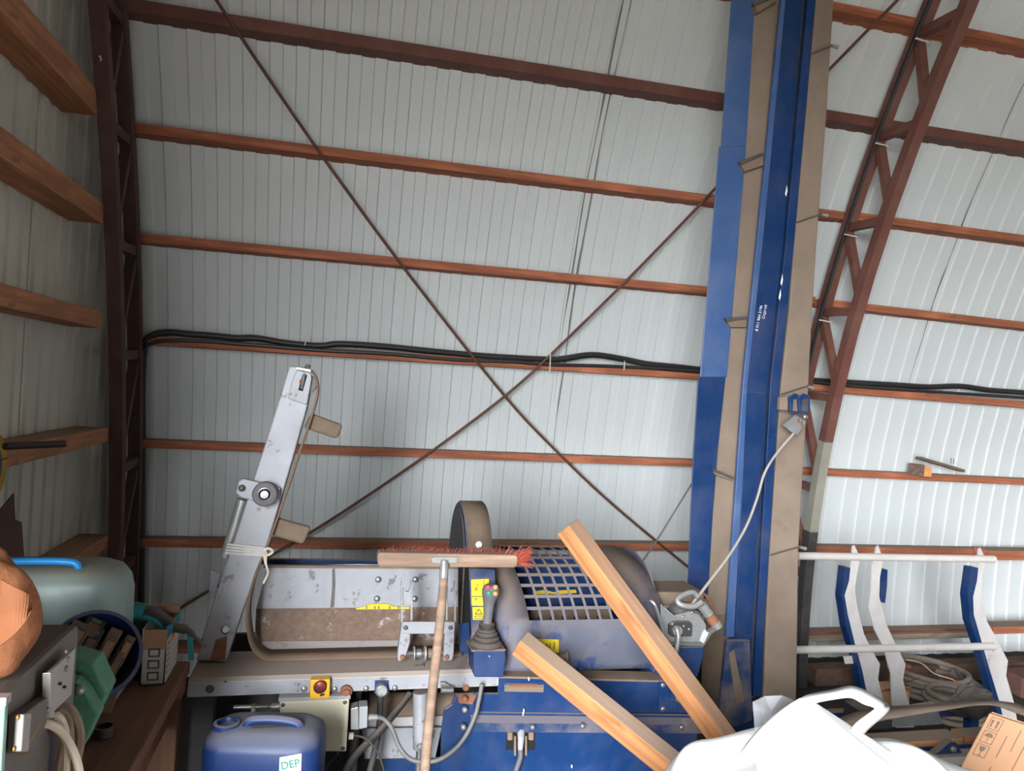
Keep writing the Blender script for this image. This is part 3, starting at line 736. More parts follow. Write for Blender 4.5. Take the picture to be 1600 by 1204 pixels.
for a in (797, 830): MB().cyl(at(a, 1142, Y=YF-.012), at(a, 1154, Y=YF-.012), .009, 10).build('terminal', 'tan_cleat', sk, smooth=True)
for a in (805, 822): plate(sk, 'clip', 'tan_cleat', [(a-1.5, 1150), (a+1.5, 1150), (a+1.5, 1180), (a-1.5, 1180)], YF-.022, .008)
MB().tube(smooth_path([at(813, 1170, Y=YF-.035), at(813, 1183, Y=YF-.04), at(806, 1204, Y=YF-.04), at(796, 1240, Y=YF-.03), at(790, 1290, Y=YF-.02)], 5), .008, 10).build('plug_cable', 'grey_rubber', fp, smooth=True)
fl = plate(upn, 'flange', 'blue_paint', [(1030, 1064), (1046, 1064), (1047, 1090), (1060, 1096), (1058, 1112), (1030, 1112)], YF-.01, .008, bevel=.002)
bolt(fl, at(1036, 1070, Y=YF-.011), r=.008); bolt(fl, at(1036, 1107, Y=YF-.011), r=.008)
# --- underneath the bed
MB().cyl(at(575, 1104, Y=2.45), at(712, 1103, Y=2.45), .045, 20).build('drive_tube', 'tan_cleat', fp, smooth=True)
plate(fp, 'belly_plate', 'silver_paint', [(566, 1138), (690, 1136), (680, 1183), (570, 1185)], 2.38, .006)
plate(fp, 'belly_flange', 'silver_dusty', [(560, 1122), (695, 1118), (692, 1138), (562, 1140)], 2.40, .006)
plate(fp, 'sub_panel', 'blue_paint', [(600, 1186), (692, 1183), (692, 1280), (600, 1280)], 2.39, .006)
hc = MB().tube([at(657, 1080, Y=2.215), at(657, 1168, Y=2.215)], .0225, 18).build('hydraulic_cylinder', 'silver_paint', fp, smooth=True)
MB().lathe(at(656, 1166, Y=2.19), (0, -1, 0), [(.010, 0), (.010, .01), (.001, .011)], 14).build('pin', 'bright_steel', hc, smooth=True)
MB().tube([at(656, 1166, Y=2.215), at(654, 1190, Y=2.215), at(652, 1240, Y=2.215)], .010, 10).build('piston_rod', 'bright_steel', hc, smooth=True)
bx = plate(fp, 'control_box', 'cream_box', [(437, 1096), (546, 1091), (541, 1174), (438, 1174)], 2.12, .07, bevel=.004)
plate(bx, 'box_rim', 'grey_plastic', [(435, 1091), (548, 1086), (548, 1092), (435, 1097)], 2.124, .07, bevel=.002)
for a, b in ((442, 1101), (539, 1097), (536, 1169), (443, 1168)): bolt(bx, at(a, b, Y=2.119), r=.006, h=.003, m='dark_steel', name='screw')
cn = plate(bx, 'connector', 'galvanised', [(548, 1107), (560, 1104), (561, 1140), (548, 1140)], 2.13, .04, bevel=.002)
plate(cn, 'connector_hood', 'grey_plastic', [(561, 1104), (575, 1103), (574, 1137), (561, 1139)], 2.128, .045, bevel=.003)
MB().tube([at(574, 1120, Y=2.15), at(590, 1120, Y=2.15)], [.011, .008], 12).build('cable_gland', 'galvanised', cn, smooth=True)
MB().tube([at(545, 1149, Y=2.15), at(552, 1149, Y=2.15)], .010, 12).build('cable_gland', 'string_white', bx, smooth=True)
MB().tube([at(424, 1104, Y=2.15), at(437, 1103, Y=2.15)], .010, 12).build('cable_gland', 'galvanised', bx, smooth=True)
MB().tube([at(365, 1104, Y=2.3), at(425, 1103, Y=2.3)], .006, 10).tube([at(396, 1100, Y=2.3), at(396, 1118, Y=2.3)], .008, 10).build('hydraulic_fitting', 'galvanised', fp, smooth=True)
def hose(name, pix, r_, m, n=6):
    return MB().tube(smooth_path([at(a, b, Y=c) for a, b, c in pix], n), r_, 10).build(name, m, fp, smooth=True)
hose('cable', [(590, 1120, 2.15), (600, 1123, 2.15), (612, 1137, 2.14), (625, 1168, 2.12), (645, 1187, 2.10), (680, 1188, 2.09), (708, 1172, 2.09), (728, 1148, 2.095), (742, 1118, 2.10), (748, 1095, 2.11), (753, 1068, 2.12)], .0065, 'grey_cable')
hose('hose', [(640, 1084, 2.3), (618, 1112, 2.25), (590, 1145, 2.2), (555, 1180, 2.17), (535, 1215, 2.15), (520, 1260, 2.15)], .011, 'black_rubber')
hose('hose', [(594, 1082, 2.26), (594, 1110, 2.26), (592, 1140, 2.26), (584, 1180, 2.24), (575, 1215, 2.2), (565, 1260, 2.2)], .010, 'black_rubber')
hose('hose', [(558, 1080, 2.25), (558, 1110, 2.26), (554, 1150, 2.25), (550, 1215, 2.22), (545, 1260, 2.2)], .014, 'black_rubber')
hose('cable', [(552, 1149, 2.15), (570, 1153, 2.14), (588, 1172, 2.13), (600, 1204, 2.12), (606, 1250, 2.12)], .003, 'black_rubber')
hose('cable', [(528, 1176, 2.2), (520, 1185, 2.22), (508, 1204, 2.24), (500, 1240, 2.25)], .004, 'grey_rubber')
# --- hand winch on its bracket at the right end
wk = plate(fp, 'winch_bracket', 'blue_paint', [(1040, 1011), (1100, 1010), (1098, 1030), (1090, 1058), (1036, 1058), (1020, 1050)], 2.16, .06, bevel=.003)
MB().box((1.02, 2.20, .70), (1.14, 2.35, .85)).build('winch_post', 'blue_paint', fp)
sd = plate(wk, 'winch_frame', 'galvanised', [(1033, 943), (1050, 962), (1078, 955), (1092, 960), (1103, 975), (1104, 992), (1100, 1004), (1040, 1004), (1032, 975)], 2.17, .006, bevel=.001)
plate(wk, 'winch_frame', 'galvanised', [(1030, 945), (1080, 948), (1100, 965), (1102, 1004), (1036, 1004)], 2.27, .006)
plate(wk, 'frame_lip', 'bright_steel', [(1046, 1004), (1099, 1005), (1107, 988), (1124, 976), (1125, 981), (1112, 990), (1104, 1003), (1100, 1009), (1046, 1008)], 2.155, .02, bevel=.001)
MB().lathe(at(1078, 975, Y=2.18), (0, 1, 0), [(.048, 0), (.048, .004), (.022, .006), (.022, .08), (.048, .082), (.048, .088)], 24).build('drum', 'dark_steel', sd, smooth=True)
MB().lathe(at(1072, 968, Y=2.186), (0, 1, 0), [(.030, 0), (.034, .01), (.034, .06), (.030, .075)], 20).build('rope_coil', 'grey_cable', sd, smooth=True)
plate(sd, 'gear_cover', 'black_rubber', [(1046, 976), (1056, 971), (1078, 971), (1082, 976), (1081, 994), (1050, 995), (1046, 991)], 2.156, .014, bevel=.002)
for a, b in ((1051, 975), (1069, 978), (1077, 983), (1068, 963), (1082, 957)): bolt(sd, at(a, b, Y=2.155), r=.004, h=.003)
MB().lathe(at(1057, 984, Y=2.155), (0, -1, 0), [(.016, 0), (.016, .012), (.009, .014), (.009, .022), (.001, .023)], 14).build('crank_hub', 'galvanised', sd, smooth=True)
MB().tube(smooth_path([at(1057, 981, Y=2.138), at(1060, 995, Y=2.132), at(1056, 1020, Y=2.13), at(1052, 1045, Y=2.125), at(1055, 1066, Y=2.12), at(1059, 1086, Y=2.11)], 4), .0085, 10).build('crank_arm', 'galvanised', sd, smooth=True)
MB().lathe(at(1060, 1089, Y=2.115), (0, -1, 0), [(.013, 0), (.013, .012), (.007, .016), (.001, .017)], 14).build('crank_knob', 'bright_steel', sd, smooth=True)
MB().tube(smooth_path([at(1096, 945, Y=2.15), at(1112, 965, Y=2.145), at(1122, 980, Y=2.14)], 4), .016, 12).build('crank_handle', 'galvanised', sd, smooth=True)
MB().tube([at(1108, 960, Y=2.144), at(1116, 972, Y=2.142)], .0168, 12).build('handle_rust', 'rust', sd, smooth=True)
hk = smooth_path([at(1096, 940, Y=2.145), at(1084, 947, Y=2.14), at(1066, 945, Y=2.14), at(1058, 938, Y=2.15), at(1066, 930, Y=2.16), at(1082, 925, Y=2.17), at(1090, 932, Y=2.17)], 4)
MB().tube(hk, .009, 10).build('lift_hook', 'galvanised', sd, smooth=True)
MB().tube(smooth_path([at(1016, 938, Y=2.14), at(1023, 944, Y=2.13), at(1030, 965, Y=2.13), at(1036, 990, Y=2.13)], 4), .005, 8).build('bracket_wire', 'bright_steel', sd, smooth=True)
MB().tube(smooth_path([at(1036, 948, Y=2.155), at(1044, 956, Y=2.15), at(1052, 962, Y=2.15)], 3), .004, 8).build('pawl', 'galvanised', sd)
MB().box(at(1010, 925, Y=2.30), at(1068, 945, Y=2.45)).build('rear_cover', 'tan_cleat', fp, bevel=.006)
MB().box(at(1009, 922, Y=2.34), at(1032, 930, Y=2.36)).build('rear_tab', 'blue_paint', fp)
MB().tube(smooth_path([at(1090, 923, Y=2.3), at(1103, 930, Y=2.3), at(1112, 945, Y=2.28), at(1108, 960, Y=2.26)], 4), .005, 8).build('hose', 'rust', fp)

# ================================================================== DISCHARGE CONVEYOR (folded upright)
cv = empty('discharge_conveyor', (1.62, 2.7, 0), 'tall blue discharge conveyor folded upright with dusty tan belt', 'conveyor')
TOPY = -120
def ext(pts):            # pts: list of (y, xl, xr) pixel rows, extended above the frame
    (ya, la, ra), (yb, lb, rb) = pts[0], pts[1]
    k = (TOPY-ya)/(yb-ya)
    return [(TOPY, la+(lb-la)*k, ra+(rb-ra)*k)]+pts
def tall(name, m, rows, Y, th, parent=cv, top=True, bevel=.002, **k):
    rows = ext(rows) if top else rows
    L_ = [(l, y) for y, l, r_ in rows]; R_ = [(r_, y) for y, l, r_ in rows]
    return MB().prism(px(L_+R_[::-1], Y), (0, th, 0)).build(name, m, parent, bevel=bevel, **k)
tall('side_plate', 'blue_paint_sheen', [(0, 1143, 1180), (229, 1127, 1166)], 2.660, .006)
tall('side_plate', 'blue_paint_sheen', [(229, 1124, 1166), (400, 1110, 1152), (589, 1094, 1136)], 2.654, .006, top=False)
tall('side_plate', 'blue_paint', [(588, 1091, 1134), (700, 1084, 1122), (800, 1079, 1114), (935, 1074, 1106)], 2.648, .006, top=False)
tall('back_frame', 'blue_paint', [(0, 1205, 1262), (589, 1160, 1225), (930, 1140, 1190)], 2.69, .10)
belt = tall('belt', 'tan_belt', [(0, 1174, 1226), (300, 1150, 1203), (589, 1130, 1172), (800, 1110, 1157), (960, 1098, 1146)], 2.668, .006)
tall('belt_return', 'tan_cleat', [(930, 1106, 1146), (1020, 1098, 1136), (1080, 1096, 1128), (1140, 1106, 1124)], 2.678, .006, top=False)
for pts in ([(1155, 252), (1192, 238), (1193, 258), (1164, 268)], [(1133, 497), (1168, 494), (1166, 511), (1142, 511)], [(1112, 731), (1146, 745), (1145, 751), (1118, 742)], [(1176, 4), (1214, -10), (1214, 2), (1184, 20)]):
    c_ = plate(belt, 'cleat', 'tan_cleat', pts, 2.640, .028, bevel=.002)
    plate(c_, 'cleat_lip', 'dark_steel', [pts[0], pts[1], (pts[1][0], pts[1][1]+4), (pts[0][0]+3, pts[0][1]+5)], 2.628, .013)
tall('left_flange', 'blue_paint_sheen', [(0, 1221, 1228), (380, 1183, 1192), (600, 1161, 1168), (995, 1134, 1147)], 2.625, .016)
tall('web', 'blue_paint', [(0, 1226, 1255), (380, 1190, 1224), (600, 1165, 1199), (990, 1146, 1176), (1100, 1140, 1168)], 2.640, .012)
tall('web_lap', 'blue_paint', [(612, 1166, 1197), (990, 1149, 1173)], 2.634, .006, top=False)
tall('groove', 'dark_steel', [(0, 1252, 1265), (380, 1221, 1232), (600, 1196, 1208), (990, 1173, 1184), (1090, 1168, 1180)], 2.662, .006)
tall('right_flange', 'blue_paint', [(0, 1262, 1275), (380, 1228, 1241), (600, 1204, 1219), (990, 1182, 1194), (1088, 1177, 1190)], 2.625, .02)
tall('return_belt', 'tan_belt', [(0, 1273, 1303), (180, 1258, 1292), (345, 1243, 1279), (480, 1234, 1270), (618, 1219, 1263), (740, 1211, 1255), (862, 1202, 1248), (950, 1198, 1247), (1070, 1195, 1245), (1130, 1190, 1243)], 2.665, .03, bevel=.006)
for y, l, r_ in ((75, 1268, 1300), (338, 1245, 1284), (607, 1221, 1262), (858, 1204, 1250)):
    MB().tube([at(l, y+9, Y=2.655), at((l+r_)/2, y+2, Y=2.65), at(r_, y-4, Y=2.655), at(r_+2, y-5, Y=2.69)], .003, 6).build('tie_wire', 'dark_steel', cv)
    MB().tube([at(r_-2, y-4, Y=2.662), at(r_+9, y-1, Y=2.66)], [.005, .008], 8).build('tie_clip', 'galvanised', cv)
gs = plate(cv, 'gusset', 'blue_dusty', [(1136, 1000), (1172, 1000), (1176, 1126), (1147, 1136), (1124, 1112)], 2.60, .02, bevel=.003)
plate(gs, 'gusset_stripe', 'tan_cleat', [(1139, 1020), (1147, 1015), (1163, 1095), (1150, 1100)], 2.5992, .0006)
plate(cv, 'foot', 'blue_paint', [(1120, 1112), (1190, 1110), (1190, 1330), (1125, 1330)], 2.63, .10, bevel=.003)
MB().box((1.45, 2.50, 0), (1.90, 2.85, .03)).build('base_plate', 'blue_paint', cv)
wp = at(1187, 497, Y=2.6328); up_ = at(1192, 468, Y=2.6328)-at(1182, 522, Y=2.6328)
ang = math.atan2(up_.z, up_.x)
text_mesh('writing', '8 911 964 3196', .0165, facing(at(1186, 497, Y=2.6328), ang), 'writing_white', cv)
text_mesh('writing', '\u0421\u0435\u0440\u0433\u0435\u0439', .0165, facing(at(1195, 487, Y=2.6328), ang), 'writing_white', cv)
for a, b in ((1228, 298), (1221, 437), (1218, 460)):
    plate(cv, 'paint_chip', 'paint_chip', [(a-1.5, b+5), (a+1.5, b-9), (a+2.5, b), (a+.5, b+9)], 2.6240, .0006)
# rope block bolted to the right flange
ba = plate(cv, 'block_arm', 'tan_belt', [(1219, 620), (1232, 618), (1231, 641), (1218, 640)], 2.59, .02, bevel=.002)
for a in (1233, 1247):
    bk = plate(cv, 'rope_block', 'blue_paint', [(a, 620), (a+9, 614), (a+19, 618), (a+19, 640), (a+14, 647), (a+2, 644)], 2.575+(a-1233)*-.001, .012, bevel=.002)
    plate(bk, 'block_window', 'tan_cleat' if a == 1233 else 'dark_steel', [(a+7, 624), (a+16, 622), (a+15, 643), (a+6, 641)], 2.574+(a-1233)*-.001, .001)
bolt(cv, at(1259, 651, Y=2.565), r=.010)
rp = plate(cv, 'rope_clamp', 'galvanised', [(1223, 664), (1243, 648), (1260, 659), (1246, 679), (1237, 675)], 2.565, .008, bevel=.001)
for a in (1246, 1251): plate(rp, 'clamp_slot', 'rust', [(a, 655+a-1246), (a+3, 652+a-1246), (a+4, 660+a-1246), (a+1, 662+a-1246)], 2.564, .001)
MB().tube(smooth_path([at(1240, 677, Y=2.56), at(1215, 706, Y=2.53), at(1195, 738, Y=2.50), at(1183, 778, Y=2.46), at(1166, 822, Y=2.41), at(1140, 866, Y=2.33), at(1110, 906, Y=2.26), at(1088, 935, Y=2.2), at(1072, 955, Y=2.195)], 5), .0048, 8).build('winch_rope', 'wire_rope', cv, smooth=True)

# ================================================================== LOG RACK (white pipes, blue arms)
YR = 3.2
mat('white_pipe', (200, 194, 188), .6, 0, .06, 12, wear=((156, 104, 72), 9, .66))
mat('arm_paint', (198, 192, 190), .6, 0, .08, 6, wear=((150, 138, 132), 8, .6), dust=(DUST, .5, .35))
lr = empty('log_rack', (2.9, YR, 0), 'curved grey and blue rack arms joined by two white pipes', 'rack')
MB().cyl(at(1246, 868, Y=YR-.005), at(1553, 873, Y=YR-.005), .019, 16).build('pipe', 'white_pipe', lr, smooth=True)
MB().cyl(at(1240, 1015, Y=YR-.005), at(1553, 1009, Y=YR-.005), .019, 16).build('pipe', 'white_pipe', lr, smooth=True)
def rack_arm(R_, L_, B_):
    a = MB().prism(px(R_+L_, YR), (0, .008, 0)).build('arm', 'arm_paint', lr)
    if B_: MB().prism(px(B_, YR+.002), (0, .05, 0)).build('arm_flange', 'blue_paint', a)
    return a
R1 = [(1332, 853), (1335, 851), (1344, 871), (1340, 892), (1336, 920), (1339, 945), (1350, 990), (1365, 1020), (1375, 1037), (1372, 1060), (1380, 1092), (1386, 1140)]
L1 = [(1366, 1140), (1360, 1107), (1347, 1045), (1336, 1005), (1325, 960), (1320, 930), (1327, 907), (1329, 887), (1331, 870)]
rack_arm(R1, L1, [(1329, 887), (1320, 886), (1315, 932), (1322, 980), (1337, 1027), (1352, 1105), (1358, 1140), (1366, 1140), (1360, 1107), (1347, 1045), (1336, 1005), (1325, 960), (1320, 930), (1327, 907)])
rack_arm([(1369, 855), (1372, 851), (1380, 874), (1375, 902), (1374, 932), (1385, 975), (1400, 1007), (1415, 1037), (1411, 1062), (1421, 1101), (1430, 1142)],
         [(1402, 1142), (1394, 1101), (1392, 1052), (1380, 1010), (1366, 982), (1357, 950), (1361, 920), (1362, 885), (1368, 862)],
         [(1379, 889), (1387, 890), (1386, 915), (1383, 942), (1376, 940), (1376, 902)])
R3 = [(1529, 858), (1532, 855), (1541, 876), (1535, 895), (1532, 925), (1542, 970), (1557, 997), (1575, 1032), (1572, 1055), (1584, 1096), (1592, 1140)]
L3 = [(1572, 1140), (1562, 1096), (1545, 1040), (1534, 1002), (1522, 960), (1521, 932), (1527, 907), (1529, 887), (1528, 870)]
rack_arm(R3, L3, [(1529, 887), (1518, 886), (1512, 930), (1516, 970), (1532, 1017), (1554, 1095), (1564, 1140), (1572, 1140), (1562, 1096), (1545, 1040), (1534, 1002), (1522, 960), (1521, 932), (1527, 907)])
plate(lr, 'tab', 'arm_paint', [(1318, 1025), (1337, 1024), (1337, 1036), (1321, 1037)], YR+.03, .006)
MB().cyl(at(1415, 1040, Y=YR+.02), at(1421, 1041, Y=YR+.02), .012, 10).build('eye', 'rust', lr)
mat('beige_board', (176, 156, 138), .8, 0, .12, 4, grain='X', dust=(DUST, .5, .2))
MB().box(at(1238, 1003, Y=3.86), at(1528, 984, Y=3.90)).build('plank', 'beige_board', label='long dusty beige plank lying behind the rack arms along the wall', cat='plank', bevel=.003)
# board laps on the two lowest right purlins
MB().box(at(1545, 875, Y=3.93), at(1640, 855, Y=4.05)).build('board', 'purlin_wood', label='short reddish board end lapped on the wall purlin above the rack', cat='board', bevel=.003)
MB().box(at(1552, 990, Y=3.90), at(1640, 968, Y=4.02)).build('board', 'purlin_wood', label='short dusty board end lapped on the lowest wall purlin behind the rack', cat='board', bevel=.003)
# block and stick on the purlin
mat('end_grain', (222, 156, 92), .7, 0, .2, 40)
mat('grey_stick', (126, 104, 90), .8, 0, .2, 10, grain='X')
wb = empty('wood_block', at(1452, 742, Y=3.95), 'short timber offcut with pale sawn end standing on a wall purlin', 'block')
q = at(1443, 744, Y=3.90)
MB().prism([q, q+Vector((.058, 0, -.002)), q+Vector((.06, 0, .055)), q+Vector((.005, 0, .075))], (-.03, .10, 0)).build('body', 'grey_stick', wb, bevel=.002)
MB().prism([q+Vector((.001, -.001, 0)), q+Vector((.057, -.001, -.002)), q+Vector((.059, -.001, .054)), q+Vector((.006, -.001, .073))], (0, .0008, 0)).build('sawn_end', 'end_grain', wb)
st = MB().beam(at(1435, 715, Y=3.93), at(1503, 735, Y=3.93), .05, .018, (0, 0, 1)).build('flat_stick', 'grey_stick', label='weathered flat stick lying tilted across the timber offcut', cat='stick', bevel=.002)
MB().tube([at(1486, 724, Y=3.93), at(1486, 715, Y=3.93)], .002, 5).tube([at(1490, 724, Y=3.93), at(1490, 716, Y=3.93)], .002, 5).build('nail', 'dark_steel', st)

# ================================================================== BROOM
bm_ = empty('push_broom', (.2, 1.4, 0), 'push broom with wooden head and red bristles leaning on the machine', 'broom')
YB = 2.035
hb = MB().prism(px([(590, 865), (594, 863), (806, 867), (810, 870), (809, 884), (804, 887), (594, 886), (590, 882)], YB), (0, .045, 0)).build('head', 'weathered_wood', bm_, bevel=.006)
rb = random.Random(3)
mb = MB()
for i in range(52):
    fx = 597+i*4.05
    for j in range(2):
        a = at(fx+rb.uniform(-1, 1), 866+fx*.004, Y=YB+.012+j*.012)
        for k in range(2):
            d = Vector((rb.uniform(.004, .024), rb.uniform(.01, .04), rb.uniform(.008, .022)))
            if i > 46: d = Vector((rb.uniform(.015, .045), rb.uniform(-.01, .02), rb.uniform(-.0, .035)))
            s_ = Vector((rb.uniform(-.003, .003), 0, 0))
            mb.tube([a+s_, a+s_+d], [.0016, .0009], 4, False)
for i in range(46):          # splayed end tuft
    a = at(809, 869+rb.uniform(0, 13), Y=YB+rb.uniform(.008, .04)); d = Vector((rb.uniform(.025, .048), rb.uniform(-.02, .02), rb.uniform(-.012, .036)))
    mb.tube([a, a+d], [.0018, .0009], 4, False)
mb.build('bristles', 'red_bristle', bm_)['kind'] = 'stuff'
sb = plate(bm_, 'socket', 'galvanised', [(674, 872), (681, 870), (713, 870), (715, 872), (714, 879), (702, 880), (699, 884), (689, 884), (687, 880), (675, 879)], YB-.004, .004, bevel=.001)
MB().tube([at(694, 876, Y=YB-.006), at(694, 884, Y=YB-.010), at(693, 904, Y=YB-.018)], [.011, .0125, .0125], 14).build('socket_tube', 'galvanised', sb, smooth=True)
for a in (679, 709): bolt(sb, at(a, 875, Y=YB-.004), r=.003, h=.002, name='screw')
p0 = at(693.5, 900, Y=YB-.016); p1 = at(664, 1204, Y=1.80); d = (p1-p0); t_ = (p0.z-.012)/(p0.z-p1.z)
MB().tube([p0+d*t_*k/12+Vector((.002*math.sin(k*1.3), 0, 0)) for k in range(13)], [.0115]+[.0125]*11+[.0125], 14).build('handle', 'weathered_wood', bm_, smooth=True)

# ================================================================== TWO TIMBER BEAMS
def timber(p, q, w_, h_, label, roll_=0.0):
    p = Vector(p); q = Vector(q); d = (q-p); L_ = d.length
    o = MB().box((0, -w_/2, -h_/2), (L_, w_/2, h_/2)).build('timber_beam', 'fresh_wood', label=label, cat='beam', group='timbers leaning on the machine', bevel=.003, origin=(0, 0, 0))
    x_ = d.normalized(); y_ = Vector((0, 0, 1)).cross(x_).normalized(); z_ = x_.cross(y_)
    M = Matrix(((x_.x, y_.x, z_.x), (x_.y, y_.y, z_.y), (x_.z, y_.z, z_.z))) @ Matrix.Rotation(roll_, 3, 'X')
    o.rotation_euler = M.to_euler(); o.location = p
    return o
a0 = at(887, 822, Y=2.10); a1 = at(1122, 1142, Y=1.86); dA = a1-a0
timber(a0, a0+dA*((a0.z-.05)/(a0.z-a1.z)), .055, .058, 'upper pale square timber leaning steeply across the mesh hood', R(26))
b0 = at(812, 1004, Y=2.06); b1 = at(1050, 1196, Y=1.82); dB = b1-b0
timber(b0, b0+dB*((b0.z-.05)/(b0.z-b1.z)), .050, .064, 'lower pale square timber leaning across the blue front panel', R(20))

# ================================================================== CANS
def rrect(w_, d_, r_, n=5):
    out = []
    for cx, cy, a0_ in ((w_/2-r_, d_/2-r_, 0), (-w_/2+r_, d_/2-r_, 90), (-w_/2+r_, -d_/2+r_, 180), (w_/2-r_, -d_/2+r_, 270)):
        for i in range(n+1):
            t = R(a0_+90*i/n); out.append((cx+r_*math.cos(t), cy+r_*math.sin(t)))
    return out
def loft(mb, c, secs, rot=0.0, cap=True):
    """secs: (z, w, d, r, dx, dy)"""
    b = len(mb.v); N_ = None; c = Vector(c); cs, sn = math.cos(rot), math.sin(rot)
    for z, w_, d_, r_, dx, dy in secs:
        P_ = rrect(w_, d_, min(r_, w_/2-.001, d_/2-.001)); N_ = len(P_)
        for (a, e) in P_:
            a += dx; e += dy
            mb.v.append(c+Vector((a*cs-e*sn, a*sn+e*cs, z)))
    for i in range(len(secs)-1):
        for k in range(N_): mb.f.append((b+i*N_+k, b+i*N_+(k+1) % N_, b+(i+1)*N_+(k+1) % N_, b+(i+1)*N_+k))
    if cap:
        mb.f.append(tuple(b+k for k in reversed(range(N_)))); mb.f.append(tuple(b+(len(secs)-1)*N_+k for k in range(N_)))
    return mb
mat('blue_can', (15, 44, 94), .4, 0, .08, 5, dust=((112, 112, 122), .92, .12))
mat('green_ink', (20, 140, 110), .6)
mat('paper_label', (190, 192, 186), .6, 0, .04, 9)
jc = empty('blue_jerrycan', (-.13, 1.885, .315), 'blue plastic jerrycan with dusty top, open neck and green letters', 'jerrycan')
cw, cd_, ch = .275, .17, .446
secs = [(0, .25, .14, .04, 0, 0), (.015, cw-.01, cd_-.01, .045, 0, 0), (.05, cw, cd_, .045, 0, 0), (.2, cw, cd_, .045, 0, 0), (.36, cw, cd_, .045, 0, 0), (.405, cw, cd_, .045, 0, 0), (.426, cw-.012, cd_-.012, .045, 0, 0), (.440, cw-.045, cd_-.04, .045, 0, 0), (.446, cw-.09, cd_-.075, .03, 0, 0)]
jrot = R(-8)
body = loft(MB(), (-.13, 1.885, .315), secs, jrot).build('body', 'blue_can', jc, smooth=True)
body.data.set_sharp_from_angle(angle=R(75))
tz = .33+.388
def jl(a, b, z): return Vector((-.13+a*math.cos(jrot)-b*math.sin(jrot), 1.885+a*math.sin(jrot)+b*math.cos(jrot), .315+z))
MB().lathe(jl(-.092, -.02, .415), (0, 0, 1), [(.028, 0), (.028, .022), (.031, .024), (.031, .036), (.023, .038), (.021, .028), (.001, .028)], 20).build('neck', 'blue_can', jc, smooth=True)
MB().tube(smooth_path([jl(-.045, -.02, .435), jl(-.038, -.02, .455), jl(.0, -.02, .460), (jl(.045, -.02, .458)), jl(.075, -.02, .450), jl(.085, -.02, .435)], 4), .011, 10).build('handle', 'blue_can', jc, smooth=True)
MB().box(jl(-.03, -.04, .4445), jl(.07, .005, .4468)).build('handle_recess', 'black_rubber', jc)
lc = jl(.07, -cd_/2-.0012, .27)
lb = MB().prism([jl(.050, -cd_/2-.0016, .402), jl(.100, -cd_/2-.0016, .412), jl(.101, -cd_/2-.0016, .372), jl(.051, -cd_/2-.0016, .356)], (0, .001, 0)).build('paper_label', 'paper_label', jc)
nj = Vector((math.sin(jrot), -math.cos(jrot), 0))
text_mesh('lettering', 'DEP', .025, facing(jl(.0755, -cd_/2-.0024, .3855), R(13), n=nj), 'green_ink', lb, extrude=.0006)
# log block that carries the can
mat('bark', (96, 76, 62), .9, 0, .3, 14, bump=.6, bscale=25)
cb_ = empty('chopping_block', (-.13, 1.93, 0), 'round log chopping block under the blue jerrycan', 'log')
MB().lathe((-.13, 1.93, 0), (0, 0, 1), [(.17, 0), (.175, .02), (.165, .15), (.17, .295), (.166, .315)], 28).build('bark', 'bark', cb_, smooth=True)
MB().lathe((-.13, 1.93, .3136), (0, 0, 1), [(.16, 0), (.16, .0014)], 28).build('cut_face', 'end_grain', cb_)

# ================================================================== WORKBENCH ALONG THE GABLE
mat('bench_wood', (140, 98, 74), .8, 0, .2, 5, grain='Y', dust=((124, 94, 76), .5, .2))
mat('bench_leg', (112, 78, 60), .8, 0, .2, 5, grain='Z')
bn = empty('workbench', (-.74, 1.3, 0), 'rough wooden workbench along the left wall', 'workbench')
MB().box((-.995, .55, .765), (-.742, 2.20, .80)).build('top_plank', 'bench_wood', bn, bevel=.004)
MB().box((-.738, .55, .765), (-.368, 2.20, .80)).build('top_plank', 'bench_wood', bn, bevel=.004)
for a, b in ((-.41, 2.13), (-.95, 2.13), (-.41, .65), (-.95, .65)):
    MB().box((a-.035, b-.03, 0), (a+.035, b+.03, .765)).build('leg', 'bench_leg', bn, bevel=.003)
MB().box((-.44, .68, .66), (-.40, 2.10, .765)).build('apron', 'bench_wood', bn)
MB().box((-.98, .68, .66), (-.94, 2.10, .765)).build('apron', 'bench_wood', bn)
MB().box((-.445, 2.095, .735), (-.369, 2.16, .765)).build('leg_cap', 'bench_wood', bn)
# carton with teal trim
mat('white_carton', (198, 190, 182), .7, 0, .06, 8, dust=((120, 104, 92), .3, .3)); mat('teal', (30, 132, 140), .45, 0, .08, 10, dust=((90, 84, 78), .3, .2))
mat('orange_tape', (232, 120, 50), .4); mat('raw_card', (168, 128, 98), .8, 0, .1, 9); mat('dark_case', (36, 36, 40), .5, 0, .15, 8, dust=((84, 76, 70), .3, .15))
ct = empty('tool_carton', (-.42, 2.11, .80), 'small white carton with teal stripe and orange tape on the bench', 'carton')
cx0, cx1, cy0, cy1, cz0, cz1 = -.458, -.400, 2.035, 2.185, .80, .945
MB().box((cx0, cy0, cz0), (cx1, cy1, cz0+.003)).box((cx0, cy0, cz0), (cx0+.003, cy1, cz1)).box((cx1-.003, cy0, cz0), (cx1, cy1, cz1-.03)).box((cx0, cy0, cz0), (cx1, cy0+.003, cz1-.055)).box((cx0, cy1-.003, cz0), (cx1, cy1, cz1)).build('body', 'white_carton', ct)
MB().box((cx1-.003, cy0, cz1-.03), (cx1+.0005, cy1, cz1)).build('teal_stripe', 'teal', ct)
MB().box((cx0+.002, cy0-.0006, cz1-.055), (cx1, cy0+.003, cz1-.004)).build('inner_flap', 'raw_card', ct)
MB().box((cx0, cy1-.02, cz1), (cx1, cy1, cz1+.018)).build('rear_flap', 'raw_card', ct)
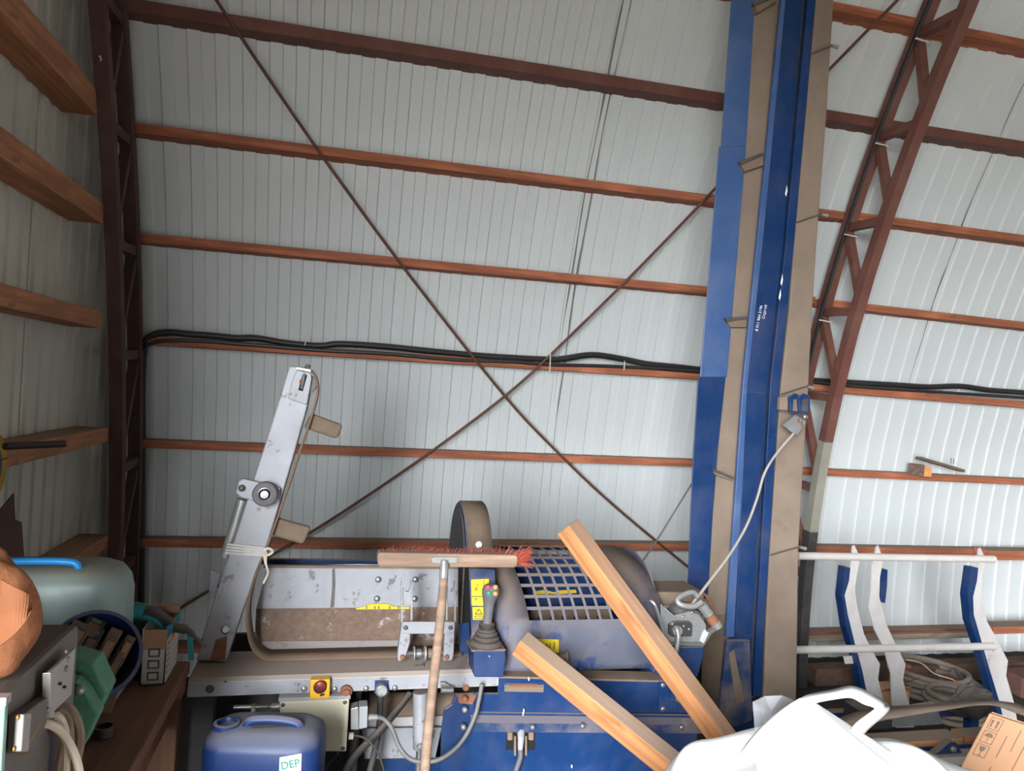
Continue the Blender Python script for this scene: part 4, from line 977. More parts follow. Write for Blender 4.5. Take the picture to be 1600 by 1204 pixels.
MB().box((cx1+.0004, cy0+.058, cz1-.05), (cx1+.0012, cy0+.092, cz1+.0)).build('tape', 'orange_tape', ct)
for i in range(3):
    MB().box((cx0+.016, cy0-.0012, cz0+.012+.030*i), (cx1-.014, cy0-.0004, cz0+.034+.030*i)).build('picture', 'dark_steel', ct)
    MB().box((cx0+.020, cy0-.0016, cz0+.016+.030*i), (cx1-.018, cy0-.0011, cz0+.030+.030*i)).build('picture', 'white_carton', ct)
for i in range(6):
    MB().box((cx1+.0003, cy0+.016, cz0+.022+.015*i), (cx1+.0009, cy0+.024, cz0+.027+.015*i)).box((cx1+.0003, cy0+.030, cz0+.023+.015*i), (cx1+.0009, cy0+.036+.006*(i % 3), cz0+.025+.015*i)).build('print_line', 'dark_steel', ct)
# black battery case
bc = empty('black_case', (-.51, 2.14, .80), 'black plastic tool case behind the white carton', 'case')
MB().box((-.575, 2.075, .80), (-.465, 2.19, .925)).build('body', 'dark_case', bc, bevel=.008)
MB().box((-.578, 2.07, .925), (-.462, 2.193, .95)).build('lid', 'dark_case', bc, bevel=.006)
MB().box((-.535, 2.066, .915), (-.505, 2.072, .94)).build('clasp', 'grey_plastic', bc, bevel=.002)
# teal cordless tool lying across
tl = empty('cordless_tool', (-.47, 2.1, .95), 'teal and black hand tool with thin nozzle lying on the carton', 'tool')
pth = smooth_path([at(176, 961, Y=2.08), at(190, 957, Y=2.08), at(210, 953, Y=2.08), at(226, 955, Y=2.08)], 4)
MB().tube(pth, [.010, .014, .017, .019, .021, .022, .023, .023, .022, .021, .020, .019, .018], 12).build('body', 'teal', tl, smooth=True)
pth = smooth_path([at(224, 955, Y=2.08), at(240, 957, Y=2.08), at(254, 966, Y=2.08), at(266, 976, Y=2.08)], 4)
MB().tube(pth, .0165, 12).build('grip', 'black_rubber', tl, smooth=True)
MB().tube(smooth_path([at(224, 962, Y=2.07), at(242, 968, Y=2.07), at(256, 982, Y=2.07)], 4), .008, 8).build('trigger_guard', 'teal', tl, smooth=True)
MB().tube([at(261, 979, Y=2.08), at(272, 979, Y=2.08)], .018, 14).build('collar', 'teal', tl, smooth=True)
MB().tube(smooth_path([at(270, 980, Y=2.08), at(290, 983, Y=2.07), at(300, 990, Y=2.06), at(312, 1002, Y=2.05), at(320, 1012, Y=2.05)], 4), [.012]*5+[.008]*4+[.005]*4+[.0035]*4, 10).build('nozzle', 'dark_steel', tl, smooth=True)
MB().beam(at(296, 985, Y=2.10), at(299, 1030, Y=2.10), .012, .012).build('stand', 'teal', tl)
# translucent canister
mat('milky_plastic', (142, 164, 160), .35, 0, .05, 4, dust=((128, 118, 104), .75, .35), spec=.4)
mat('sky_blue_plastic', (36, 146, 220), .35)
wc_ = empty('water_canister', (-.67, 1.96, .80), 'milky green plastic canister with blue handle at the back of the bench', 'canister')
s2 = [(0, .36, .17, .03, 0, 0), (.02, .385, .195, .04, 0, 0), (.13, .385, .195, .045, 0, 0), (.14, .378, .188, .045, 0, 0), (.15, .385, .195, .045, 0, 0), (.26, .385, .195, .05, 0, 0), (.295, .37, .185, .05, 0, 0), (.318, .34, .165, .05, 0, 0), (.328, .30, .14, .05, 0, 0)]
loft(MB(), (-.67, 1.96, .80), s2).build('body', 'milky_plastic', wc_, smooth=True)
MB().tube(smooth_path([Vector((-.745, 1.915, 1.118)), Vector((-.738, 1.915, 1.140)), Vector((-.66, 1.915, 1.144)), Vector((-.588, 1.915, 1.140)), Vector((-.578, 1.915, 1.118))], 4), .0085, 10).build('handle', 'sky_blue_plastic', wc_, smooth=True)
# orange cap box at the left edge, on the canister
mat('amber_plastic', (206, 134, 44), .4, 0, .1, 10)
oc = empty('amber_cup', (-.80, 1.93, 1.126), 'amber plastic cup on top of the milky canister', 'cup')
MB().lathe((-.775, 1.935, 1.1285), (0, 0, 1), [(.028, 0), (.032, .008), (.034, .022), (.030, .022), (.028, .01), (.001, .008)], 20).build('body', 'amber_plastic', oc, smooth=True)
MB().lathe((-.775, 1.935, 1.150), (0, 0, 1), [(.036, 0), (.036, .004), (.029, .004), (.029, 0), (.036, 0)], 20, False).build('rim', 'amber_plastic', oc, smooth=True)
# blue bucket with scrap
bk_c = at(150, 1020, Y=1.72)
bd = Vector((.42, -.72, .55)).normalized()
bu = empty('blue_bucket', (-.52, 1.74, .80), 'blue plastic bucket tipped on the bench behind the green housing', 'bucket')
RB = .088
MB().lathe(bk_c-bd*.13, bd, [(.001, .0), (.068, .0), (RB, .13), (RB-.003, .13), (.065, .004), (.001, .004)], 32).build('shell', 'sky_blue_plastic' if False else 'blue_can', bu, smooth=True)
MB().lathe(bk_c-bd*.018, bd, [(RB-.003, .019), (RB+.005, .019), (RB+.006, .0), (RB-.003, .0), (RB-.003, .019)], 32, False).build('rim', 'blue_can', bu, smooth=True)
ea = bd.cross(Vector((0, 0, 1))).normalized(); eb = ea.cross(bd)
mat('scrap_brown', (108, 84, 70), .6, .2, .25, 18); mat('scrap_dark', (60, 52, 48), .5, .3, .3, 18); mat('card_brown', (142, 112, 90), .8)
rr_ = random.Random(11)
def bar(c, d, u_, l, w_, h_):
    mb = MB(); d = Vector(d).normalized(); a = d.cross(u_).normalized(); b = a.cross(d)
    P_ = []
    for k in (-l/2, l/2):
        for i, j in ((-1, -1), (1, -1), (1, 1), (-1, 1)): P_.append(c+d*k+a*(i*w_/2)+b*(j*h_/2))
    return mb.poly(P_, [(0, 1, 2, 3), (7, 6, 5, 4), (0, 4, 5, 1), (1, 5, 6, 2), (2, 6, 7, 3), (3, 7, 4, 0)])
dl = (eb*.75-ea*.5).normalized()
mods = [(-.045, .03, .07, .03, .02, 'scrap_brown', 'dusty brown switch module sticking out of the blue bucket'), (-.022, .005, .10, .022, .03, 'scrap_dark', 'dark steel rail beside the switch module in the bucket'), (.012, -.008, .11, .02, .02, 'scrap_brown', 'long brown rail through the middle of the bucket'), (.035, -.03, .09, .018, .022, 'scrap_dark', 'dark rail at the right side of the bucket'), (-.062, -.01, .07, .02, .02, 'scrap_dark', 'dark rail at the left rim of the bucket'), (.055, -.005, .06, .016, .02, 'scrap_brown', 'small brown module against the right rim of the bucket'), (-.005, .05, .05, .03, .02, 'scrap_dark', 'dark block under the top rim of the bucket'), (-.03, -.045, .06, .03, .02, 'scrap_brown', 'brown block at the low side of the bucket')]
for i, (ox, oy, l, w_, h_, m_, lab) in enumerate(mods):
    l *= 1.15; w_ *= 1.3; c_ = bk_c-ea*ox+eb*oy+bd*(-.012 if i else .012)
    r0 = empty('scrap_module', c_, lab, 'scrap part', 'metal scrap in the blue bucket')
    bar(c_, dl, bd, l, w_, h_).build('body', m_, r0, bevel=.002)
    bar(c_+bd*(h_/2+.003), dl, bd, l*.5, w_*.6, .006).build('cover', 'scrap_brown' if m_ == 'scrap_dark' else 'card_brown', r0, bevel=.001)
    for s_ in (-1, 1): bar(c_+bd*(h_/2+.001)+dl*(s_*l*.38), dl, bd, .008, w_*.5, .004).build('terminal', 'dark_steel', r0)
c_ = bk_c-ea*-.055+eb*-.045+bd*.02
bar(c_, (ea+eb*.6), bd, .05, .04, .002).build('card_scrap', 'card_brown', label='square scrap of brown card at the right rim of the bucket', cat='card')
lowz = min((o.matrix_basis.to_translation()+WORLD[bu.name]).z+min(v.co.z for v in o.data.vertices) for o in bu.children if o.name.startswith('shell'))
bcn = bk_c-bd*.07
MB().box((bcn.x-.10, bcn.y-.04, .80), (bcn.x+.0, bcn.y+.06, lowz+.004)).build('wood_offcut', 'bench_leg', label='short wooden offcut propping up the tipped blue bucket', cat='offcut', bevel=.003)
# grey control enclosure with green front
mat('enclosure', (120, 112, 106), .5, .1, .14, 5, dust=((104, 88, 78), .55, .3)); mat('pale_green', (150, 190, 170), .5, 0, .08, 8); mat('machine_green', (84, 138, 110), .6, 0, .14, 30, bump=.3, bscale=90)
mat('alu', (190, 184, 178), .45, .4, .08, 12); mat('ivory_cable', (222, 208, 188), .5, 0, .06, 10); mat('dirty_cable', (150, 128, 108), .7, 0, .25, 30); mat('brass', (176, 128, 66), .5, .4)
en = empty('control_enclosure', (-.64, 1.36, .80), 'grey metal electrical enclosure at the left edge of the bench', 'enclosure')
EX = -.445
MB().box((-.83, 1.18, .80), (EX, 1.50, 1.130)).build('housing', 'enclosure', en, bevel=.010)
MB().box((-.835, 1.166, .80), (EX+.010, 1.178, 1.128)).build('front_door', 'pale_green', en, bevel=.002)
MB().box((-.837, 1.163, 1.120), (EX+.012, 1.180, 1.132)).build('door_edge', 'alu', en)
def onx(pts, X, th, name, m_, parent, bevel=.001):
    return MB().prism([at(a, b, X=X) for a, b in pts], (th, 0, 0)).build(name, m_, parent, bevel=bevel)
tb = onx([(13, 1118), (56, 1088), (54, 1128), (34, 1176), (10, 1176)], EX+.001, .018, 'terminal_box', 'enclosure', en, .002)
sp_ = MB().prism([at(a, b, X=EX+.012) for a, b in [(23, 1116), (36, 1114), (31, 1174), (19, 1174)]], (.012, 0, 0)).build('strip', 'alu', tb, bevel=.002)
for a, b in ((30, 1120), (24, 1169)): bolt(tb, at(a, b, X=EX+.0245), (1, 0, 0), r=.004, h=.003, m='brass')
bp_ = onx([(72, 1050), (112, 1012), (106, 1085), (68, 1121)], EX+.014, .006, 'bracket_plate', 'alu', en)
onx([(66, 1051), (74, 1050), (72, 1121), (65, 1122)], EX+.012, .012, 'bracket_edge', 'alu', en)
for a, b in ((103, 1044), (106, 1030), (75, 1108)): bolt(bp_, at(a, b, X=EX+.0205), (1, 0, 0), r=.005, h=.006, m='galvanised')
for a, b in ((93, 1068), (100, 1073)): onx([(a-2, b-2), (a+3, b-3), (a+3, b+2), (a-2, b+2)], EX+.0205, .0006, 'slot', 'black_void', bp_, 0)
MB().tube(smooth_path([at(86, 1030, Y=1.42), at(90, 1020, Y=1.42), at(100, 1017, Y=1.43), at(108, 1026, Y=1.44)], 4), .0035, 8).build('wire_loop', 'ivory_cable', en)
MB().tube([at(32, 1172, X=EX+.012), at(56, 1130, X=EX+.012)], .008, 10).build('spring', 'brass', en)
# green housing
gh = empty('green_housing', (-.55, 1.58, .80), 'hammered green metal motor housing beside the grey enclosure', 'housing')
MB().prism(px([(92, 1062), (118, 1066), (134, 1082), (154, 1116), (130, 1166), (112, 1192), (100, 1212), (50, 1212), (50, 1075)], 1.53), (0, .04, 0)).build('front_plate', 'machine_green', gh, bevel=.004)
MB().prism(px([(112, 1027), (145, 1037), (166, 1083), (152, 1112), (132, 1150), (112, 1185), (60, 1190), (60, 1024)], 1.575), (0, .07, 0)).build('drum_case', 'machine_green', gh, bevel=.004)
bolt(gh, at(124, 1077, Y=1.529), r=.010, h=.012, m='galvanised')
# cable bundle
cbn = empty('cable_bundle', (-.40, 1.4, .8), 'bundle of dirty and ivory cables hanging over the bench edge', 'cable')
def cab(pix, r_, m_):
    MB().tube(smooth_path([at(a, b, Y=c) for a, b, c in pix], 5), r_, 8).build('cable', m_, cbn, smooth=True)
cab([(62, 1128, 1.33), (80, 1132, 1.34), (98, 1145, 1.36), (112, 1168, 1.37), (122, 1195, 1.38), (126, 1230, 1.38), (126, 1330, 1.38)], .0068, 'ivory_cable')
cab([(60, 1125, 1.36), (88, 1118, 1.37), (100, 1135, 1.38), (104, 1165, 1.38), (103, 1210, 1.38), (101, 1320, 1.38)], .0065, 'ivory_cable')
cab([(72, 1128, 1.36), (85, 1130, 1.37), (95, 1150, 1.38), (97, 1170, 1.38), (92, 1210, 1.38), (88, 1320, 1.38)], .0065, 'dirty_cable')
cab([(78, 1118, 1.40), (96, 1105, 1.42), (112, 1112, 1.42), (122, 1135, 1.42), (124, 1160, 1.41), (118, 1200, 1.41), (114, 1320, 1.4)], .009, 'dirty_cable')
cab([(80, 1122, 1.38), (92, 1112, 1.40), (106, 1122, 1.40), (110, 1150, 1.39), (110, 1205, 1.39), (108, 1320, 1.39)], .006, 'dirty_cable')
MB().tube([at(56, 1132, Y=1.34), at(76, 1126, Y=1.36)], [.012, .013], 10).build('tape_wrap', 'dirty_cable', cbn, smooth=True)
# paper sack on the enclosure
mat('brown_paper', (150, 94, 60), .75, 0, .14, 12, bump=.6, bscale=26)
def blob(c, rx, ry, rz, seed, amp=.12, nu=20, nv=12, flat=True):
    rn = random.Random(seed); mb = MB(); ph = [rn.uniform(0, 6.28) for _ in range(12)]
    for j in range(nv+1):
        v_ = math.pi*j/nv
        for i in range(nu):
            u_ = 2*math.pi*i/nu
            k = 1+amp*(math.sin(3*u_+ph[0]+2*v_)*.5+math.sin(5*u_+ph[1]-3*v_)*.35+math.sin(4*v_+ph[2]+u_)*.4)
            z = math.cos(v_)*rz*k
            if flat: z = max(z, -rz*.75)
            mb.v.append(Vector(c)+Vector((math.cos(u_)*math.sin(v_)*rx*k, math.sin(u_)*math.sin(v_)*ry*k, z)))
    for j in range(nv):
        for i in range(nu): mb.f.append((j*nu+i, j*nu+(i+1) % nu, (j+1)*nu+(i+1) % nu, (j+1)*nu+i))
    return mb
ps = empty('paper_sack', (-.53, 1.26, 1.131), 'crumpled brown paper sack on the grey enclosure', 'sack')
blob((-.545, 1.24, 1.219), .115, .07, .105, 5, .15, 40, 24).build('body', 'brown_paper', ps, smooth=True)
MB().strip(smooth_path([at(2, 905, Y=1.19), at(25, 918, Y=1.185), at(45, 930, Y=1.19), at(50, 950, Y=1.2)], 4), smooth_path([at(-2, 1010, Y=1.17), at(18, 995, Y=1.165), at(36, 975, Y=1.17), at(48, 955, Y=1.18)], 4)).build('crease_flap', 'brown_paper', ps, solid=.002)
# small round tin on the bench
tn = empty('small_tin', (-.462, 1.76, .80), 'small open round tin on the bench edge', 'tin')
MB().lathe((-.462, 1.76, .80), (0, 0, 1), [(.017, 0), (.019, .002), (.019, .022), (.016, .022), (.015, .006), (.001, .005)], 18).build('body', 'dark_steel', tn, smooth=True)
MB().lathe((-.462, 1.76, .821), (0, 0, 1), [(.0195, 0), (.0205, .002), (.0165, .002), (.016, 0), (.0195, 0)], 18, False).build('rim', 'dark_steel', tn, smooth=True)
# wooden slat leaning behind the green housing
MB().beam(at(181, 1068, Y=1.83), at(166, 1112, Y=1.83), .012, .02, (1, 0, 0)).build('wood_chip', 'card_brown', label='pale splinter of wood leaning beside the green housing', cat='splinter')
# items on the gable purlin
gd = empty('grinding_disc', (-.965, 2.50, 1.29), 'yellow abrasive disc hanging on a nail at the left edge', 'disc')
mat('disc_yellow', (182, 140, 44), .7, 0, .12, 14); mat('disc_grey', (84, 88, 84), .7); mat('disc_label', (190, 150, 50), .6, 0, .2, 60)
dc = Vector((-.988, 2.43, 1.29))
MB().lathe(dc, (1, 0, 0), [(.018, 0), (.112, 0), (.112, .004), (.018, .004)], 40).build('disc', 'disc_yellow', gd)
MB().lathe(dc+Vector((.004, 0, 0)), (1, 0, 0), [(.06, 0), (.078, 0), (.078, .0008), (.06, .0008)], 36).build('ring_print', 'disc_grey', gd)
MB().lathe(dc+Vector((.004, 0, 0)), (1, 0, 0), [(.014, 0), (.056, 0), (.056, .001), (.014, .001)], 36).build('label', 'disc_label', gd)
MB().lathe(dc+Vector((.004, 0, 0)), (1, 0, 0), [(.001, .0), (.013, 0), (.013, .0015), (.001, .0015)], 24).build('bore', 'black_void', gd)
MB().tube([Vector((-1.0, 2.44, 1.302)), Vector((-.968, 2.50, 1.315))], .0025, 6).build('nail', 'rust', gd)
pi = at(8, 697, Y=2.42); pj = at(100, 693, Y=2.62)
mat('dark_pipe', (58, 48, 44), .6, .2, .2, 20)
MB().tube([pi, pj], [.011, .011], 12).build('steel_pipe', 'dark_pipe', label='dark round pipe lying on the left wall purlin', cat='pipe', smooth=True)
mat('rust_sheet', (92, 62, 54), .75, 0, .18, 10)
MB().prism([at(a, b, X=-1.0) for a, b in [(-40, 800), (0, 795), (20, 770), (22, 812), (32, 815), (38, 900), (38, 960), (-40, 960)]], (.004, 0, 0)).build('steel_sheet', 'rust_sheet', label='rust brown steel offcut standing against the left wall', cat='sheet')

# ================================================================== BULK BAG, CARTON AND CLUTTER, LOWER RIGHT
mat('white_fabric', (214, 213, 211), .75, 0, .02, 30, bump=.12, bscale=220)
mat('clear_film', (176, 177, 182), .3, 0, .03, 20, alpha=.22, spec=.2)
bb = empty('bulk_bag', (.94, 1.08, 0), 'white woven bulk bag with lifting loop in the lower right', 'bag')
mb = MB(); nu, nv = 72, 44
rn = random.Random(9)
ph = [rn.uniform(0, 6.28) for _ in range(16)]
Zt = .985
def bagpt(u_, v_):
    # v 0 bottom rim .. 1 top centre
    cu, su = math.cos(u_), math.sin(u_)
    sq = (abs(cu)**3.2+abs(su)**3.2)**(-1/3.2)
    if v_ < .66:
        k = v_/.66
        rad = .40+.035*math.sin(math.pi*k)+.010*math.sin(5*u_+ph[0]+3*k)+.006*math.sin(11*u_+ph[1]+7*k)
        z = k*.90
        if k > .8: rad -= .05*((k-.8)/.2)**2
    else:
        k = (v_-.66)/.34
        rad = .35*(1-k)**.8+.0
        z = .90+.085*math.sin(k*math.pi/2)+.012*math.sin(3*u_+ph[2]+4*k)*(1-k)
    x_ = cu*sq*rad; y_ = su*sq*rad*.86
    fold = 0
    if z > .8:
        fold = .014*math.sin(9*x_+ph[3]+16*y_)+.010*math.sin(23*x_-14*y_+ph[4])+.007*math.sin(37*y_+21*x_+ph[5])
        fold += -.030*math.exp(-((y_+.05-.35*x_)/.035)**2)*(1 if x_ > -.15 else max(0, 1+(x_+.15)*5))
        fold += -.02*math.exp(-((y_-.10+.5*(x_-.1))/.03)**2)*math.exp(-((x_-.15)/.2)**2)
        fold *= min(1, (z-.8)/.1)
    return Vector((.94+x_, 1.08+y_, max(.0, z+fold)))
for j in range(nv+1):
    for i in range(nu): mb.v.append(bagpt(2*math.pi*i/nu, min(.999, j/nv)))
for j in range(nv):
    for i in range(nu): mb.f.append((j*nu+i, j*nu+(i+1) % nu, (j+1)*nu+(i+1) % nu, (j+1)*nu+i))
mb.f.append(tuple(reversed(range(nu)))); mb.f.append(tuple(nv*nu+i for i in range(nu)))
mb.build('body', 'white_fabric', bb, smooth=True, sub=1)
def strap(A_, B_, name, m_='white_fabric', th=.004):
    return MB().strip(smooth_path(A_, 6), smooth_path(B_, 6)).build(name, m_, bb, solid=th, smooth=True)
YL = 1.16
strap([at(a, b, Y=c) for a, b, c in [(1240, 1098, 1.165), (1262, 1086, 1.175), (1300, 1078, 1.18), (1332, 1072, 1.18), (1362, 1084, 1.18), (1386, 1100, 1.18), (1385, 1112, 1.17), (1356, 1138, 1.15), (1334, 1165, 1.13)]],
      [at(a, b, Y=c) for a, b, c in [(1252, 1112, 1.15), (1272, 1098, 1.155), (1302, 1091, 1.155), (1330, 1089, 1.155), (1350, 1099, 1.155), (1367, 1105, 1.155), (1362, 1112, 1.15), (1338, 1130, 1.135), (1320, 1155, 1.12)]], 'lifting_loop')
apex = at(1256, 1092, Y=1.165); bc_ = at(1262, 1165, Y=1.12); mb = MB(); NU, NV = 48, 10
for j in range(NV+1):
    k = j/NV
    for i in range(NU):
        t = 2*math.pi*i/NU
        rx_ = (.105*(1-k)**.9+.010+.03*k*(1-k))*(1+.07*math.sin(7*t+1)*(1-k*.4)+.025*math.sin(13*t)); ry_ = rx_*.62
        c_ = bc_.lerp(apex, k)
        mb.v.append(c_+Vector((rx_*math.cos(t)+(.05*(1-k)**2 if math.cos(t) > 0 else 0)*math.cos(t), ry_*math.sin(t), -.02*(1-k))))
for j in range(NV):
    for i in range(NU): mb.f.append((j*NU+i, j*NU+(i+1) % NU, (j+1)*NU+(i+1) % NU, (j+1)*NU+i))
mb.f.append(tuple(NV*NU+i for i in range(NU)))
mb.build('gathered_mouth', 'white_fabric', bb, smooth=True)
cf = [(1176, 1096), (1195, 1087), (1222, 1086), (1238, 1092), (1240, 1118), (1215, 1130), (1180, 1150)]
mbf = MB(); cpts = [at(a, b, Y=1.24+.012*math.sin(i*2.1)) for i, (a, b) in enumerate(cf)]; mid = at(1205, 1112, Y=1.235)
mbf.poly(cpts+[mid], [(i, (i+1) % 7, 7) for i in range(7)]).build('clear_liner', 'clear_film', bb, solid=.001)

mat('cardboard', (168, 126, 94), .8, 0, .05, 6); mat('card_ink', (104, 84, 72), .8)
cx = empty('shipping_carton', (2.05, 1.95, 0), 'brown cardboard shipping carton with printed handling symbols behind the bulk bag', 'carton')
tlc = at(1546, 1113, Y=1.80); th_ = R(-16)
dv = Vector((tlc.x, tlc.y, 0)).normalized()
rt = Vector((dv.y, -dv.x, 0))
ux = (rt*.985+Vector((0, 0, -.10))).normalized(); uz = (rt*-.36+Vector((0, 0, -.86))-dv*.44).normalized(); nz = ux.cross(uz).normalized()
if nz.dot(dv) < 0: nz = -nz
# a leaning carton: front face spanned by ux and uz, depth along +Y
LZ = tlc.z/abs(uz.z)*.985
WX = .42
def cpnt(a, b, off=0.0): return tlc+ux*a+uz*b-nz*off
low = (tlc+ux*WX+uz*LZ).z
LZ2 = (tlc.z-.005+ux.z*WX)/abs(uz.z)
MB().prism([cpnt(0, 0), cpnt(WX, 0), cpnt(WX, LZ2), cpnt(0, LZ2)], nz*.16).build('body', 'cardboard', cx, bevel=.003)
MB().prism([cpnt(.004, -.002), cpnt(WX-.004, -.002), cpnt(WX-.004, -.005), cpnt(.004, -.005)], nz*.08).build('flap', 'cardboard', cx)
def ink(pts, name='print_mark'):
    MB().prism([cpnt(a, b, .0012) for a, b in pts], nz*.001).build(name, 'card_ink', cx)
def frame(a0, b0, a1, b1, w_=.0018):
    for p in ([(a0, b0), (a1, b0), (a1, b0+w_), (a0, b0+w_)], [(a0, b1), (a1, b1), (a1, b1-w_), (a0, b1-w_)], [(a0, b0), (a0+w_, b0), (a0+w_, b1), (a0, b1)], [(a1, b0), (a1-w_, b0), (a1-w_, b1), (a1, b1)]): ink(p)
for k in range(3): frame(.010, .008+.044*k, .040, .046+.044*k)
for a in (.017, .030):                                    # two arrows up
    ink([(a, .014), (a+.005, .022), (a+.0022, .022), (a+.0022, .040), (a-.0022, .040), (a-.0022, .022), (a-.005, .022)])
ink([(.014, .070), (.018, .060), (.025, .057), (.032, .060), (.036, .070)]); ink([(.0242, .070), (.0258, .070), (.0258, .086), (.0242, .086)])
ink([(.017, .102), (.033, .102), (.030, .114), (.026, .118), (.026, .128), (.031, .131), (.019, .131), (.024, .128), (.024, .118), (.020, .114)])
for i, (a, b0, b1) in enumerate(((.062, .05, .12), (.085, .02, .09), (.108, .06, .14), (.062, .15, .20), (.125, .03, .08))):
    ink([(a, b0), (a+.0022, b0), (a+.0022, b1), (a, b1)])
ink([(.118, .155), (.146, .155), (.146, .160), (.118, .160)]); ink([(.118, .168), (.146, .168), (.146, .173), (.118, .173)]); ink([(.118, .155), (.123, .155), (.123, .185), (.118, .185)])

# blue trestle with boards behind the bag
tr = empty('steel_trestle', (2.3, 2.4, 0), 'low blue steel trestle carrying boards behind the bulk bag', 'trestle')
zt_ = .375
MB().beam((1.95, 2.32, zt_-.02), (2.75, 2.32, zt_-.02), .04, .04).build('rail', 'blue_paint', tr); MB().beam((1.95, 2.62, zt_-.02), (2.75, 2.62, zt_-.02), .04, .04).build('rail', 'blue_paint', tr)
for a in (2.0, 2.7):
    for b in (2.32, 2.62): MB().box((a-.02, b-.02, 0), (a+.02, b+.02, zt_-.04)).build('leg', 'blue_paint', tr)
    MB().beam((a, 2.32, .15), (a, 2.62, .15), .03, .03).build('stretcher', 'blue_paint', tr)
MB().box((1.9, 2.30, zt_), (2.34, 2.38, zt_+.022)).build('board', 'fresh_wood', label='pale orange board lying left on the blue trestle', cat='board', bevel=.002)
MB().box((2.36, 2.31, zt_), (2.62, 2.38, zt_+.022)).build('board', 'fresh_wood', label='short pale orange board lying right on the blue trestle', cat='board', bevel=.002)
MB().box((2.05, 2.24, zt_-.045), (2.62, 2.295, zt_-.012)).build('board', 'arm_paint', label='grey painted bar along the front of the blue trestle', cat='bar', bevel=.002)
MB().prism([(2.16, 2.46, zt_), (2.40, 2.46, zt_), (2.36, 2.46, zt_+.085), (2.20, 2.46, zt_+.07)], (0, .02, 0)).build('metal_plate', 'galvanised', label='pale grey metal plate standing on the blue trestle', cat='plate')
MB().box((2.02, 2.44, zt_), (2.15, 2.56, zt_+.07)).build('dark_tray', 'black_rubber', label='dark tray on the left end of the blue trestle', cat='tray', bevel=.006)
bgp = blob((2.53, 2.46, zt_+.075), .10, .05, .065, 21, .2, 20, 10); bgp.build('black_bag', 'black_rubber', label='crumpled black plastic bag on the right end of the trestle', cat='bag')
for i, a in enumerate((2.24, 2.56)):
    bl_ = empty('blue_bracket', (a, 2.27, zt_-.01), ('blue steel bracket between the two orange boards', 'blue steel bracket right of the short orange board')[i], 'bracket')
    MB().prism([(a-.06, 2.262, zt_-.012), (a+.06, 2.262, zt_-.012), (a+.03, 2.262, zt_+.03), (a+.005, 2.262, zt_+.032)], (0, .03, 0)).build('plate', 'blue_paint', bl_, bevel=.002)
    bolt(bl_, Vector((a+.015, 2.261, zt_+.006)), r=.012, h=.012)
# long warped cardboard strip resting over the pile
A_ = smooth_path([at(1300, 1128, Y=2.14), at(1345, 1111, Y=2.16), at(1420, 1103, Y=2.20), at(1492, 1098, Y=2.24), at(1562, 1096, Y=2.27), at(1605, 1104, Y=2.30), at(1680, 1125, Y=2.32)], 5)
B_ = smooth_path([at(1300, 1140, Y=2.08), at(1360, 1128, Y=2.10), at(1420, 1117, Y=2.13), at(1470, 1109, Y=2.16), at(1545, 1100, Y=2.20), at(1600, 1117, Y=2.22), at(1680, 1140, Y=2.24)], 5)
MB().strip(A_, B_).build('cardboard_strip', 'beige_board', label='long warped beige strip lying over the trestle boards', cat='strip', solid=.006, smooth=True)
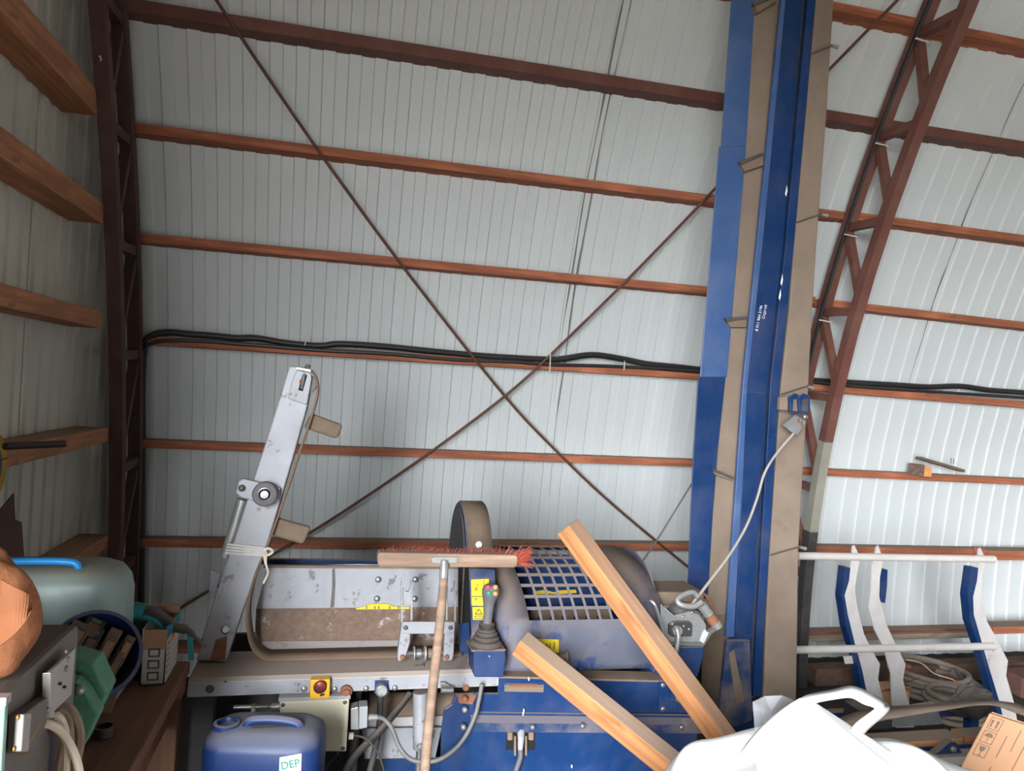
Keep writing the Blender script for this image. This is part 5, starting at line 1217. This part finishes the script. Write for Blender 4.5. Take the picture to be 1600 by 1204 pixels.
# coils of hose on the floor by the wall
mat('hose_grey', (132, 120, 108), .7, 0, .14, 14); 
for k, (cx_, cy_, r_, lab) in enumerate(((3.42, 3.62, .21, 'thick coil of dusty hose on the floor behind the rack arms'), (3.27, 3.28, .14, 'smaller coil of dusty hose in front of the thick coil'))):
    co = empty('hose_coil', (cx_, cy_, 0), lab, 'hose', 'hose coils by the wall')
    for j in range(5):
        P_ = [Vector((cx_+(r_-.012*(j % 3))*math.cos(t), cy_+(r_-.012*(j % 3))*math.sin(t), .016+.026*j+.004*math.sin(3*t+j))) for t in [2*math.pi*i/28 for i in range(29)]]
        MB().tube(P_, .0145, 8, False).build('turn', 'hose_grey', co, smooth=True)
MB().tube(smooth_path([at(1415, 1030, Y=3.5), at(1440, 1036, Y=3.5), at(1460, 1052, Y=3.5), at(1490, 1062, Y=3.45), at(1510, 1078, Y=3.4), at(1520, 1098, Y=3.38), at(1524, 1112, Y=3.36)], 5), .003, 6).build('thin_wire', 'string_white', label='thin pale wire curling above the hose coils', cat='wire')
MB().tube(smooth_path([at(1405, 1068, Y=3.5), at(1440, 1058, Y=3.5), at(1456, 1055, Y=3.5), at(1470, 1066, Y=3.48), at(1478, 1072, Y=3.45)], 5), .0025, 6).build('thin_wire', 'rod_steel', label='thin dark wire springing from the left of the hose coils', cat='wire')
# metal profile bundle leaning on the floor
mp_ = empty('metal_channel', (3.8, 3.55, 0), 'dirty metal channel lying tilted on the floor behind the rack', 'channel')
A3 = at(1497, 1052, Y=3.55); B3 = at(1565, 1095, Y=3.50); dn = Vector((0, .09, 0))
MB().beam(A3, B3, .10, .012, (0, -.3, 1)).build('web', 'dark_steel', mp_); MB().beam(A3+Vector((.0, -.05, -.015)), B3+Vector((0, -.05, -.015)), .012, .05, (0, 0, 1)).build('flange', 'galvanised', mp_)
MB().beam(A3+Vector((0, .05, -.015)), B3+Vector((0, .05, -.015)), .012, .05, (0, 0, 1)).build('flange', 'galvanised', mp_)
MB().beam(A3+Vector((-.02, 0, -.02)), A3+Vector((-.045, 0, -.20)), .10, .03, (1, 0, 0)).build('end_plate', 'rust', mp_)
# low dusty beams along the foot of the wall
MB().box((2.75, 3.72, 0), (4.7, 3.84, .10)).build('floor_beam', 'bark', label='dusty old beam on the floor at the foot of the right wall', cat='beam', bevel=.01)
MB().box((3.9, 3.45, .0), (4.5, 3.62, .12)).build('floor_beam', 'rust_sheet', label='rust brown box section on the floor at the far right', cat='beam', bevel=.01)
tc_ = empty('small_carton', (2.95, 3.42, 0), 'small torn tan carton on the floor behind the second rack arm', 'carton')
MB().box((2.86, 3.36, 0), (3.06, 3.50, .115)).build('body', 'cardboard', tc_, bevel=.004); MB().prism([(2.86, 3.36, .115), (3.06, 3.36, .115), (3.04, 3.33, .15), (2.88, 3.33, .145)], (0, .004, .002)).build('flap', 'cardboard', tc_)
